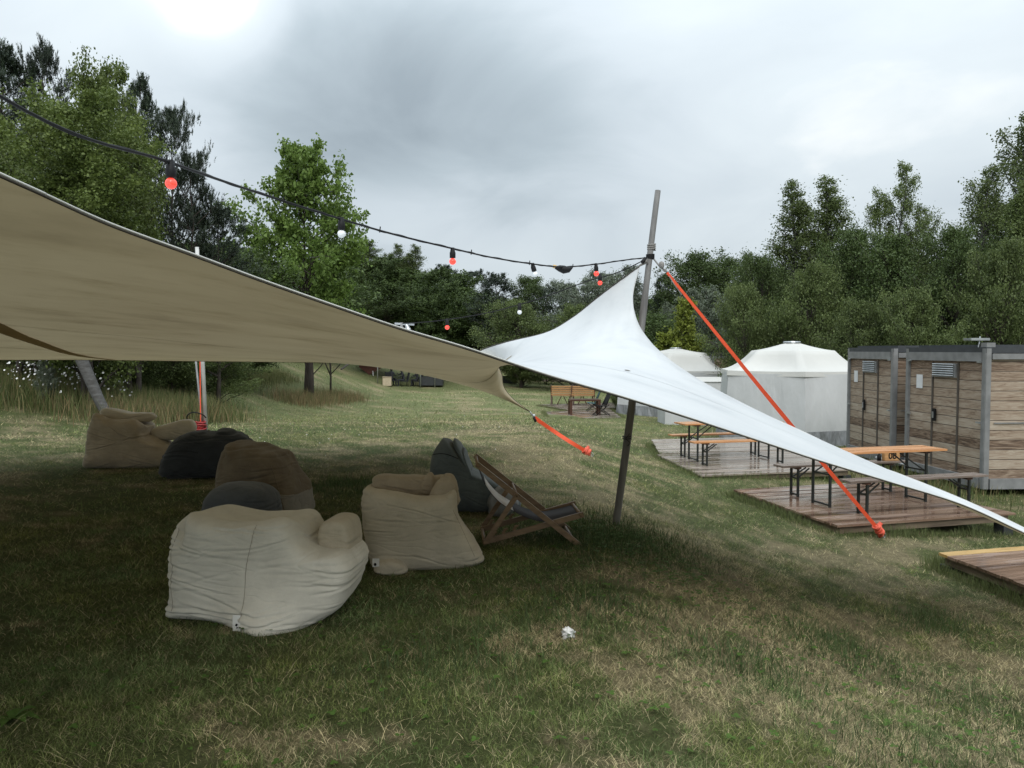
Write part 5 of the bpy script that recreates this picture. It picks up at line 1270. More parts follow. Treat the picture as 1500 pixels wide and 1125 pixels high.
    surf_line(r, c, [(-.5 + 0.5 * u, 0.3 + 0.25 * u - 0.2 * u * u) for u in np.linspace(0, 1, 30)], 0.004, 'black', 'seam')
    # warm sand bag at the left with a side arm
    r = bag_root('warm sand bean bag furthest left with a gathered collar and a side arm', 196, 680, 11.4, R(5))
    ol = [(-.64, .0), (-.58, .4), (-.50, .72), (-.42, .8), (-.3, .74), (-.1, .7), (.1, .7), (.22, .62), (.24, .45), (.42, .36), (.58, .26), (.56, .0), (0, -.03)]
    V, F = inflate(ol, 0.8, e=0.5, back=0.92, n_a=260, n_p=150, seed=61, creases=22, crease_depth=0.014, lump=0.035, hollow=(-.1, .62, .3, .22))
    c = add_cover(r, V, F, [M['tan_warm']])
    V, F = inflate([(-.3, -.02), (-.3, .12), (-.1, .2), (.15, .27), (.3, .25), (.34, .12), (.25, .0), (0, -.04)], 0.36, e=0.55, n_a=120, n_p=70, seed=63, creases=6, lump=0.015); V = V + np.array([.52, .12, .38]); add_cover(r, V, F, [M['tan_mid']], name='arm')
    V, F = inflate([(-.42, 0), (-.4, .14), (-.3, .17), (0, .1), (.3, .1), (.42, .04), (.3, -.04), (0, -.05)], 0.3, e=0.6, n_a=140, n_p=60, seed=67, creases=14, crease_depth=0.012, lump=0.02); V = V + np.array([-.1, .18, .64]); add_cover(r, V, F, [M['tan_mid']], name='collar')
M['seam_tan'] = simple_mat('seam thread', (0.36, 0.32, 0.25), (0.26, 0.23, 0.18), rough=0.8, bump=0)

# ------------------------------------------------------------------ deck chair
def build_deck_chair():
    g = P(770, 800, 6.95); z = GZ(g.x, 6.95)
    t = thing('deck_chair', 'wooden folding deck chair with a dark sling and one white stripe', 'deck chair', (g.x, 6.95, z + 0.0), R(4))
    W = 0.27
    def rail(name, a, b, y, w=0.022, h=0.045):
        mb = MB(); mb.bar((a[0], y, a[1]), (b[0], y, b[1]), w, h); mb.build(name, M['wood_chair'], t)
    Aa, Ab = (-.435, .70), (.435, 0.0); Ba, Bb = (.47, .26), (-.38, .035); Ct, Cb = (-.10, .44), (-.36, .05)
    for s in (-1, 1):
        rail('long_rail', Aa, Ab, s * W); rail('seat_rail', Ba, Bb, s * (W - 0.03)); rail('prop_leg', Ct, Cb, s * (W + 0.03), 0.02, 0.04)
    def rod(name, x, z, w=W, r=0.014): mb = MB(); mb.tube([(x, -w - .02, z), (x, w + .02, z)], r, 10); mb.build(name, M['wood_chair'], t, smooth=True)
    rod('crossbar', -.425, .69); rod('crossbar', .38, .045); rod('crossbar', .445, .255, W - .03); rod('crossbar', -.37, .04, W + .02); rod('crossbar', -.1, .44, W + .02)
    # notched rests on the seat rails
    mb = MB()
    for s in (-1, 1):
        for q in (0, 1, 2): mb.tube([(-.30 + q * .09, s * (W - .03), .08 + q * .026), (-.285 + q * .09, s * (W - .03), .115 + q * .026), (-.26 + q * .09, s * (W - .03), .12 + q * .026)], [0.016, 0.012, 0.006], 6)
    mb.build('notch', M['wood_chair'], t)
    prof = catmull([Vector((-.425, 0, .69)), Vector((-.36, 0, .52)), Vector((-.24, 0, .37)), Vector((-.06, 0, .26)), Vector((.12, 0, .2)), Vector((.28, 0, .215)), Vector((.445, 0, .255))], 60)
    def cloth(y0, y1, k0, k1, mat, name, off=0.0):
        mb = MB(); vs = []
        for p in prof[k0:k1]:
            vs += [p + Vector((off, y0, off)), p + Vector((off, y1, off))]
        n = k1 - k0; top = [Vector(v) for v in vs]; bot = [v - Vector((0.002, 0, 0.003)) for v in vs]
        fs = [(2 * k, 2 * k + 1, 2 * k + 3, 2 * k + 2) for k in range(n - 1)]; m = 2 * n
        fs += [(m + 2 * k + 1, m + 2 * k, m + 2 * k + 2, m + 2 * k + 3) for k in range(n - 1)]
        fs += [(2 * k, 2 * k + 2, m + 2 * k + 2, m + 2 * k) for k in range(n - 1)] + [(2 * k + 3, 2 * k + 1, m + 2 * k + 1, m + 2 * k + 3) for k in range(n - 1)]
        mb.add(top + bot, fs); mb.build(name, M[mat], t, smooth=True)
    cloth(-.22, .22, 0, 60, 'sling', 'sling')
    cloth(-.226, .226, 10, 27, 'sling_white', 'stripe', 0.004)

# ------------------------------------------------------------------ decks, beer tables, benches
def deck(label, quad, z, mat, n_boards, height, group=None, first=None):
    "platform of boards laid along the first edge, on joists.  quad counter-clockwise from the near left corner"
    DECKS.append(quad); q = [Vector((a, b, 0)) for a, b in quad]
    ang = math.atan2(q[1].y - q[0].y, q[1].x - q[0].x)
    t = thing('wooden_deck', label, 'deck', (q[0].x, q[0].y, z), ang, group); im = inv_of(t)
    rr = random.Random(n_boards)
    mb = MB(); ms = []
    for k in range(n_boards):
        a0, a1 = (k + 0.03) / n_boards, (k + 0.97) / n_boards
        l0, l1 = q[0].lerp(q[3], a0), q[0].lerp(q[3], a1); r0, r1 = q[1].lerp(q[2], a0), q[1].lerp(q[2], a1)
        e = rr.uniform(-.012, .012); dz = rr.uniform(-.003, .003)
        dirv = (q[1] - q[0]).normalized()
        l0, l1, r0, r1 = l0 + dirv * e, l1 + dirv * e, r0 + dirv * rr.uniform(-.015, .015), r1 + dirv * rr.uniform(-.01, .01)
        up, dn = Vector((0, 0, z + dz)), Vector((0, 0, z - 0.028 + dz))
        mb.add([l0 + up, r0 + up, r1 + up, l1 + up, l0 + dn, r0 + dn, r1 + dn, l1 + dn], [(0, 1, 2, 3), (7, 6, 5, 4), (0, 4, 5, 1), (1, 5, 6, 2), (2, 6, 7, 3), (3, 7, 4, 0)], 1 if (first and k == n_boards - 1) else 0)
    mb.build('boards', [mat, M['deck_yellow']] if first else mat, t, True)
    fr = MB(); c = (q[0] + q[1] + q[2] + q[3]) / 4; inn = [c + (p - c) * 0.95 for p in q]
    zz = Vector((0, 0, z - 0.03 - 0.045))
    for i in range(4): fr.bar(inn[i] + zz, inn[(i + 1) % 4] + zz, 0.04, 0.09)
    for u in (0.25, 0.5, 0.75): fr.bar(inn[0].lerp(inn[1], u) + zz, inn[3].lerp(inn[2], u) + zz, 0.04, 0.088)
    fr.build('joists', M['timber'], t, True)
    for i in range(4):
        p = c + (q[i] - c) * 0.93; g = GZ(p.x, p.y); h = (z - 0.12) - g
        if h > 0.02: ft = MB(); ft.box((p.x, p.y, g + h / 2 - 0.03), (0.16, 0.16, h + 0.06), rz=ang); ft.build('foot_block', M['dark_tarp'], t, True)
    return t

def beer_table(label, x, y, z, rz, top='wood_orange', group='folding beer tables', L=2.2, Wd=0.5, H=0.76):
    t = thing('beer_table', label, 'table', (x, y, z), rz, group)
    mb = MB()
    for k in range(4): mb.box((0, (k - 1.5) * Wd / 4, H - 0.014), (L, Wd / 4 - 0.003, 0.028), bev=0.003)
    mb.build('tabletop', M[top], t)
    for s in (-1, 1):
        mb = MB(); mb.box((s * L * 0.36, 0, H - 0.043), (0.09, Wd * 0.86, 0.03)); mb.build('cleat', M['wood_brown'], t)
        leg_frame(t, s * L * 0.36, Wd * 0.38, H - 0.03, s)
    return t

def leg_frame(t, x, hw, h, s):
    mb = MB()
    for y in (-hw, hw): mb.box((x, y, (h - 0.03) / 2), (0.032, 0.026, h - 0.03))
    mb.box((x, 0, 0.03), (0.026, hw * 2 - 0.03, 0.022)); mb.box((x, 0, h * 0.62), (0.022, hw * 2 - 0.03, 0.022))
    mb.build('leg_frame', M['steel_dark'], t)
    mb = MB()
    for y in (-hw * 0.8, hw * 0.8): mb.bar((x, y, h * 0.62), (x - s * h * 0.5, y * 0.6, h - 0.03), 0.014, 0.018)
    mb.build('brace', M['steel_dark'], t)

def beer_bench(label, x, y, z, rz, top='wood_wet', L=2.2, Wd=0.25, H=0.47):
    t = thing('beer_bench', label, 'bench', (x, y, z), rz, 'folding beer benches')
    mb = MB()
    for k in range(2): mb.box((0, (k - .5) * Wd / 2, H - 0.014), (L, Wd / 2 - 0.003, 0.028), bev=0.003)
    mb.build('seat', M[top], t)
    for s in (-1, 1):
        mb = MB(); mb.box((s * L * 0.37, 0, H - 0.043), (0.09, Wd * 0.8, 0.03)); mb.build('cleat', M['wood_brown'], t)
        leg_frame(t, s * L * 0.37, Wd * 0.34, H - 0.03, s)
    return t

def text_mesh(s, size, parent, mat, mtx, name='lettering'):
    cu = bpy.data.curves.new('txt', 'FONT'); cu.body = s; cu.size = size; cu.extrude = 0.001; cu.align_x = 'CENTER'; cu.align_y = 'CENTER'; cu.offset = size * 0.02
    o = bpy.data.objects.new('txt', cu); COL.objects.link(o); bpy.context.view_layer.update()
    me = bpy.data.meshes.new_from_object(o); bpy.data.objects.remove(o); me.transform(mtx); me.materials.clear(); return link(name, me, parent, M[mat])

def build_furniture():
    zd = -0.53; A15 = R(16)
    deck('near wet wooden deck under the beer table with the orange top', [(4.03, 9.9), (6.72, 10.67), (5.98, 13.25), (3.46, 12.5)], zd, M['deck'], 20, 0.2, 'wooden decks on the lawn')
    beer_table('nearer folding beer table with a bright wet orange top on the near deck', 5.1, 11.42, zd, R(15))
    beer_bench('grey wet folding bench in front of the nearer beer table', 5.42, 10.78, zd, R(15))
    bb = beer_bench('grey folding bench behind the nearer beer table, carrying the number block', 5.0, 12.15, zd, R(15))
    # number block on the bench
    t = thing('number_block', 'small yellow wooden block with the number 08 on the bench', 'number block', (5.84, 12.36, zd + 0.47), R(10))
    mb = MB(); mb.box((0, 0, 0.075), (0.26, 0.08, 0.15), bev=0.006); mb.build('block', M['wood_bench'], t)
    text_mesh('08', 0.14, t, 'black', Matrix.Translation((0, -0.0425, 0.075)) @ Matrix.Rotation(math.pi / 2, 4, 'X'), 'digits')
    t = thing('bottle', 'small dark bottle beside the number block on the bench', 'bottle', (5.66, 12.36, zd + 0.47))
    mb = MB(); mb.tube([(0, 0, 0), (0, 0, 0.07), (0, 0, 0.1), (0, 0, 0.13)], [0.03, 0.03, 0.013, 0.012], 12); mb.build('glass', M['black'], t, smooth=True)
    # second group of decks
    z2 = -0.58
    deck('middle pale wet deck under the farther beer table', [(3.35, 14.2), (6.35, 14.95), (6.1, 17.75), (3.08, 17.1)], z2, M['deck_grey'], 22, 0.2, 'wooden decks on the lawn')
    deck('pale deck joined behind the farther beer table', [(3.22, 17.45), (6.2, 18.1), (6.5, 20.9), (3.51, 20.2)], z2 - 0.03, M['deck_grey'], 20, 0.2, 'wooden decks on the lawn')
    beer_table('farther folding beer table whose left end shows beyond the white sail', 4.42, 16.35, z2, R(14))
    beer_bench('orange folding bench in front of the farther beer table', 4.5, 15.62, z2, R(14), 'wood_orange')
    beer_bench('orange folding bench behind the farther beer table', 4.35, 17.0 - .1, z2, R(14), 'wood_orange')
    # deck at the lower right
    deck('wooden deck with one yellow edge board at the lower right picture edge', [(4.87, 6.1), (7.5, 6.85), (7.0, 9.1), (4.52, 8.46)], -0.5, M['deck'], 16, 0.2, 'wooden decks on the lawn', first=True)
    # far decks with park benches
    zf = -1.13; H = EYE - zf
    def pt(px, py): Y = H * FPX / (py - 512); return ((px - CX) / FPX * Y, Y)
    deck('far pale deck under the low brown table and folding chairs', [pt(805, 617), pt(911, 612), pt(893, 599), pt(799, 603)], zf, M['deck_grey'], 10, 0.2, 'wooden decks on the lawn')
    deck('far deck under the two orange slatted benches', [pt(830, 599.5), pt(935, 595.5), pt(920, 588.5), pt(788, 592)], zf - 0.02, M['deck_grey'], 10, 0.2, 'wooden decks on the lawn')
    def park_bench(label, px, py, wpx, rz):
        x, y = pt(px, py); W = wpx / FPX * y; t = thing('slatted_bench', label, 'bench', (x, y, zf), rz, 'orange slatted benches')
        mb = MB()
        for k in range(5): mb.box((0, -0.2 - 0.025 * k, 0.52 + k * 0.1), (W, 0.028, 0.07), rx=R(14))
        mb.build('backrest', M['wood_bench'], t)
        mb = MB()
        for k in range(4): mb.box((0, -0.12 + k * 0.12, 0.45), (W, 0.1, 0.03))
        mb.build('seat', M['wood_bench'], t)
        for s in (-1, 1):
            mb = MB(); x_ = s * W / 2
            mb.bar((x_, -0.16, 0.43), (x_, -0.32, 1.0), 0.05, 0.05); mb.bar((x_, -0.16, 0.43), (x_, -0.28, 0.0), 0.05, 0.05); mb.bar((x_, 0.26, 0.43), (x_, 0.34, 0.0), 0.05, 0.05); mb.bar((x_, -0.2, 0.42), (x_, 0.3, 0.42), 0.05, 0.05)
            mb.build('side_frame', M['wood_brown'], t)
        mb = MB()
        mb.bar((-0.05, -0.1, 0.42), (-0.25, -0.1, 0.0), 0.04, 0.04); mb.build('middle_leg', M['wood_brown'], t)
        mb = MB(); mb.bar((0.05, 0.1, 0.42), (0.25, 0.1, 0.0), 0.04, 0.04); mb.build('middle_leg', M['wood_brown'], t)
    park_bench('left orange slatted bench on the far deck', 824, 592.5, 32, R(-8))
    park_bench('right orange slatted bench, overlapping the left one on the far deck', 853, 592.8, 34, R(6))
    x, y = pt(856, 607); t = thing('low_table', 'low dark red brown table on the far deck', 'table', (x, y, zf), R(4))
    mb = MB(); mb.box((0, 0, 0.62), (1.32, 0.7, 0.07)); mb.build('tabletop', M['wood_brown'], t)
    for sx_ in (-1, 1):
        for sy_ in (-1, 1): mb = MB(); mb.box((sx_ * 0.61, sy_ * 0.29, 0.293), (0.09, 0.09, 0.586)); mb.build('leg', M['wood_brown'], t)
    def camp_chair(label, px, py, rz, mat, sc=1.0):
        x, y = pt(px, py); t = thing('folding_chair', label, 'chair', (x, y, zf), rz, 'folding camping chairs on the far deck'); t.scale = (sc,) * 3
        mb = MB()
        for s in (-.26, .26):
            mb.tube([(-.3, s, 0.0), (.28, s, .46)], 0.018, 6); mb.tube([(.32, s, 0.0), (-.25, s, .42)], 0.018, 6); mb.tube([(.05, s, .25), (.38, s, .98)], 0.018, 6)
        mb.tube([(-.3, -.26, 0), (-.3, .26, 0)], 0.015, 6); mb.tube([(.32, -.26, 0), (.32, .26, 0)], 0.015, 6)
        mb.build('frame', M['black'], t, smooth=True)
        mb = MB(); mb.bar((.16, 0, .42), (.38, 0, .98), 0.5, 0.03, (0.9, 0, -0.4)); mb.build('backrest', M[mat], t)
        mb = MB(); mb.bar((-.26, 0, .42), (.16, 0, .38), 0.5, 0.03); mb.build('seat', M[mat], t)
    camp_chair('black folding camping chair in front, right of the low table', 881, 608, R(10), 'black')
    camp_chair('teal folding camping chair behind the low table', 868, 602, R(0), 'teal', 0.9)

# ------------------------------------------------------------------ containers
def container(label, x0, y0, ang, W=2.42, Lg=6.0, z0=-0.8, H=2.48, vent_box=True, detail=True):
    "near left corner at (x0, y0); the door face runs from it away along +y, the long face along +x"
    t = thing('sanitary_container', label, 'container', (x0, y0, z0), ang, 'wood look containers')
    P_ = 0.11
    mb = MB(); mb.box((Lg / 2, W / 2, H / 2 + 0.04), (Lg - 0.05, W - 0.05, H - 0.3)); mb.build('cladding', M['cladding'], t)
    mb = MB()
    for x in (P_ / 2 - .02, Lg - P_ / 2 + .02):
        for y in (P_ / 2 - .02, W - P_ / 2 + .02): mb.box((x, y, H / 2), (P_, P_, H - .002), bev=0.01)
    for y in (0, W):
        mb.box((Lg / 2, y, H - 0.15), (Lg - 2 * P_ + .03, 0.07, 0.1)); mb.box((Lg / 2, y, 0.1), (Lg - 2 * P_ + .03, 0.09, 0.18))
    for x in (0, Lg):
        mb.box((x, W / 2, H - 0.16), (0.06, W - 2 * P_ + .03, 0.16)); mb.box((x, W / 2, 0.1), (0.08, W - 2 * P_ + .03, 0.18))
    mb.build('frame', M['steel_grey'], t)
    mb = MB(); mb.box((Lg / 2, W / 2, H + 0.012 - .05), (Lg + 0.03, W + 0.03, 0.1)); mb.box((Lg / 2, W / 2, H + 0.03), (Lg - 0.3, W - 0.3, 0.05)); mb.build('roof', M['roof_grey'], t)
    mb = MB()
    mb.box((-0.006, W / 2, H - 0.105), (0.03, W - 0.2, 0.018))
    mb.build('drip_rail', M['silver'], t)
    for x in (0.0,):
        for z in (H - 0.25, H * 0.47):
            for y in (0.14, W - 0.14):
                mb = MB(); mb.box((-0.03, y, z), (0.03, 0.1, 0.03)); mb.build('clamp', M['silver'], t)
    mb = MB()
    for y in (0.78, 1.56): mb.box((-0.004 + .02, y, H / 2 - 0.02), (0.03, 0.035, H - 0.5))
    mb.build('door_frame', M['timber_dark'], t)
    # louvre above the door
    lv = MB(); lv.box((0.0, 1.17, H - 0.42), (0.05, 0.72, 0.26)); f = lv.build('louvre_panel', M['steel_grey'], t)
    sl_ = MB()
    for k in range(6): sl_.box((-0.035, 1.17, H - 0.52 + k * 0.042), (0.035, 0.64, 0.012), ry=R(35))
    sl_.build('louvre_blades', M['silver'], f)
    mb = MB(); mb.box((-0.012, 1.46, 1.2), (0.03, 0.1, 0.24), bev=0.004); h = mb.build('door_lock', M['black'], t)
    mb = MB(); mb.box((-0.035, 1.46, 1.2), (0.02, 0.03, 0.12)); mb.build('handle', M['silver'], h)
    mb = MB(); mb.box((0.016, 2.0, H - 0.66), (0.01, 0.2, 0.27)); mb.build('notice', M['white_plastic'], t)
    mb = MB(); mb.box((Lg / 2, 0.013 - 0.01, H * 0.47), (Lg - 0.35, 0.012, 0.02)); mb.build('mid_rail', M['steel_grey'], t)
    if vent_box:
        mb = MB(); mb.box((0.09, 0.09, H + 0.04), (0.16, 0.16, 0.1)); mb.build('corner_casting', M['steel_grey'], t)
        mb = MB(); mb.box((0.02, 0.3, H + 0.15), (0.36, 0.22, 0.045), bev=0.008); mb.tube([(0.0, 0.22, H), (0.05, 0.25, H + 0.2)], 0.012, 6); mb.build('roof_vent', M['silver'], t)
    return t
M['timber_dark'] = simple_mat('brown door edge', (0.1, 0.085, 0.07), (0.06, 0.05, 0.04), rough=0.7, bump=0.2)

def build_containers():
    container('wood look container cut by the right picture edge, with corner post and roof vent', 8.24, 14.0, R(4.5), z0=-0.8)
    container('first wood look container, partly hidden behind the second one', 8.05, 17.0, R(-1.5), z0=-0.82, H=2.5, vent_box=False)
    container('far wood look container between the two white tents', 8.95, 36, R(2), z0=-1.15, H=2.6, vent_box=False)
    t = thing('white_pipe', 'white waste pipe along the foot of the containers', 'pipe', (7.9, 16, GZ(7.9, 16)))
    mb = MB(); mb.tube([P(1442, 709, 14.1), P(1390, 696, 15.0), P(1334, 682, 16.2), P(1284, 670, 17.5)], 0.03, 10); mb.build('pipe', M['white_plastic'], t, True, True)

# ------------------------------------------------------------------ white tents
def pagoda(label, px, Y, r, z_eave, z_ring, z_peak, rot, r_ring=None, n=6, zb=None):
    g = P(px, 512, Y); zb = GZ(g.x, Y) if zb is None else zb; r_ring = r_ring or r * 0.53
    t = thing('white_tent', label, 'tent', (g.x, Y, zb), 0, 'white peaked tents')
    ze, zr, zp = z_eave - zb, z_ring - zb, z_peak - zb
    def hexp(rad, z, seg=10, sagk=0.0):
        out = []
        for k in range(n):
            a0, a1 = rot + 2 * math.pi * k / n, rot + 2 * math.pi * (k + 1) / n
            p0, p1 = Vector((math.cos(a0) * rad, math.sin(a0) * rad, z)), Vector((math.cos(a1) * rad, math.sin(a1) * rad, z))
            for s in range(seg):
                u = s / seg; p = p0.lerp(p1, u); sg = 4 * u * (1 - u) * sagk
                out.append(Vector((p.x * (1 - sg * 0.5), p.y * (1 - sg * 0.5), p.z - sg * 0.25)))
        return out
    seg = 10; rings = []
    for k in range(9):
        u = k / 8; rad = r * (1 - u) + r_ring * u; z = ze + (zr - ze) * (u ** 1.75); rings.append(hexp(rad, z, seg, 0.06 + 0.13 * math.sin(math.pi * u)))
    for k in range(1, 8):
        u = k / 8; rings.append(hexp(r_ring * (1 - u) + 0.16 * u, zr + (zp - zr) * (u ** 1.4), seg, 0.05 * (1 - u)))
    rings.append([Vector((math.cos(rot + 2 * math.pi * q / (n * seg)) * 0.15, math.sin(rot + 2 * math.pi * q / (n * seg)) * 0.15, zp)) for q in range(n * seg)])
    m = n * seg; mb = MB(); vs = [v for rg in rings for v in rg]
    mb.add(vs, [(i * m + j, i * m + (j + 1) % m, (i + 1) * m + (j + 1) % m, (i + 1) * m + j) for i in range(len(rings) - 1) for j in range(m)] + [[(len(rings) - 1) * m + j for j in range(m)]])
    rf = mb.build('roof', M['tent_white'], t, smooth=True)
    mb = MB(); mb.tube([(0, 0, zp + 0.0), (0, 0, zp + 0.035)], [0.26, 0.24], 16); mb.build('cap', M['silver'], rf)
    lip = hexp(r * 1.0, ze, seg, 0.05); l2 = [Vector((v.x * 1.01, v.y * 1.01, v.z - 0.14)) for v in lip]; mb = MB(); mb.add(lip + l2, [(j, (j + 1) % m, m + (j + 1) % m, m + j) for j in range(m)]); mb.build('valance', M['tent_white'], rf)
    top = hexp(r * 0.985, ze - 0.08, seg, 0.0); zs = 0.42
    rr = random.Random(int(px)); mb = MB(); mid = []
    for q, v in enumerate(top): mid.append(Vector((v.x * 1.05 + rr.uniform(-.015, .015), v.y * 1.05 + rr.uniform(-.02, .02), zs)))
    mb.add(top + mid, [(j, (j + 1) % m, m + (j + 1) % m, m + j) for j in range(m)]); mb.build('wall', M['tent_wall'], t, smooth=False)
    bot = [Vector((v.x * 1.03 + rr.uniform(-.05, .05), v.y * 1.03 + rr.uniform(-.05, .05), -0.12)) for v in mid]; m2 = [v + Vector((v.x, v.y, 0)).normalized() * 0.006 + Vector((0, 0, 0.02)) for v in mid]
    mb = MB(); mb.add(m2 + bot, [(j, (j + 1) % m, m + (j + 1) % m, m + j) for j in range(m)]); mb.build('skirt', M['tent_skirt'], t)
    mb = MB()
    for k in range(n):
        a = rot + 2 * math.pi * k / n; mb.tube([(math.cos(a) * r * 0.97, math.sin(a) * r * 0.97, -0.1), (math.cos(a) * r * 0.955, math.sin(a) * r * 0.955, ze - 0.05)], 0.03, 6)
    mb.build('pole_frame', M['white_pole'], t, smooth=True)
    return t

def build_tents():
    pagoda('large off white peaked tent beside the first container', 1160, 24.0, 2.25, 1.05, 1.62, 1.86, R(-100), 1.25)
    pagoda('smaller looking off white peaked tent farther away behind the sail', 990, 36.0, 2.6, 0.75, 1.5, 1.7, R(-52), 1.4)
    t0 = P(1030, 556, 30); z = GZ(t0.x, 30)
    t = thing('white_canopy', 'low white canopy roof between the two peaked tents', 'canopy', (t0.x, 30, z))
    mb = MB(); h = t0.z - z
    mb.add([(-1.6, -.8, h - .05), (1.0, -.8, h - .05), (1.0, .8, h - .05), (-1.6, .8, h - .05), (-1.2, 0, h + .1), (.6, 0, h + .1)], [(0, 1, 5, 4), (1, 2, 5), (2, 3, 4, 5), (3, 0, 4), (3, 2, 1, 0)]); mb.build('roof', M['tent_white'], t)
    mb = MB(); mb.box((-.3, 0, (h - .06) / 2), (2.5, 1.5, h - .06)); mb.build('wall', M['tent_wall'], t)

# ------------------------------------------------------------------ far party under its own awning
def seated_person(label, x, y, z, rz, lean=0.0, hand=0.0):
    t = thing('person', label, 'person', (x, y, z), rz)
    J = {'pel': (0, 0, .5), 'bel': (0.01 + lean * .15, 0, .68), 'che': (0.0 + lean * .35, 0, .9), 'nek': (lean * .5, 0, 1.06), 'hea': (lean * .58 + .02, 0, 1.14), 'top': (lean * .62 + .02, 0, 1.27),
         'shl': (lean * .4, .17, 1.0), 'ell': (lean * .4 + .08, .24, .76), 'wrl': (lean * .4 + .3, .16, .70), 'hal': (lean * .4 + .38, .14, .71), 'shr': (lean * .4, -.17, 1.0), 'elr': (lean * .4 + .1, -.24, .77 + hand), 'wrr': (lean * .4 + .3, -.15, .72 + hand * 2), 'har': (lean * .4 + .37, -.12, .74 + hand * 2.2),
         'hil': (.03, .1, .48), 'knl': (.43, .13, .5), 'anl': (.42, .13, .1), 'fol': (.56, .14, .04), 'hir': (.03, -.1, .48), 'knr': (.43, -.13, .5), 'anr': (.38, -.13, .1), 'for': (.52, -.14, .04)}
    Rd = {'pel': .14, 'bel': .13, 'che': .145, 'nek': .055, 'hea': .085, 'top': .07, 'shl': .065, 'ell': .045, 'wrl': .032, 'hal': .036, 'shr': .065, 'elr': .045, 'wrr': .032, 'har': .036, 'hil': .1, 'knl': .07, 'anl': .045, 'fol': .04, 'hir': .1, 'knr': .07, 'anr': .045, 'for': .04}
    K = list(J); E = [('pel', 'bel'), ('bel', 'che'), ('che', 'nek'), ('nek', 'hea'), ('hea', 'top'), ('che', 'shl'), ('shl', 'ell'), ('ell', 'wrl'), ('wrl', 'hal'), ('che', 'shr'), ('shr', 'elr'), ('elr', 'wrr'), ('wrr', 'har'), ('pel', 'hil'), ('hil', 'knl'), ('knl', 'anl'), ('anl', 'fol'), ('pel', 'hir'), ('hir', 'knr'), ('knr', 'anr'), ('anr', 'for')]
    me = bpy.data.meshes.new('body'); me.from_pydata([J[k] for k in K], [(K.index(a), K.index(b)) for a, b in E], [])
    o = bpy.data.objects.new('body', me); COL.objects.link(o); o.parent = t
    o.modifiers.new('skin', 'SKIN'); 
    for k, sv in zip(K, me.skin_vertices[0].data): sv.radius = (Rd[k], Rd[k]); sv.use_root = (k == 'pel')
    s = o.modifiers.new('sub', 'SUBSURF'); s.levels = 1; s.render_levels = 1
    me.materials.append(M['dark_clothes'])
    mb = MB(); mb.ball(Vector(J['hea']) + Vector((-.015, 0, .07)), 0.105, 12, 1.15); mb.build('hair', M['hair'], t, smooth=True)
    return t

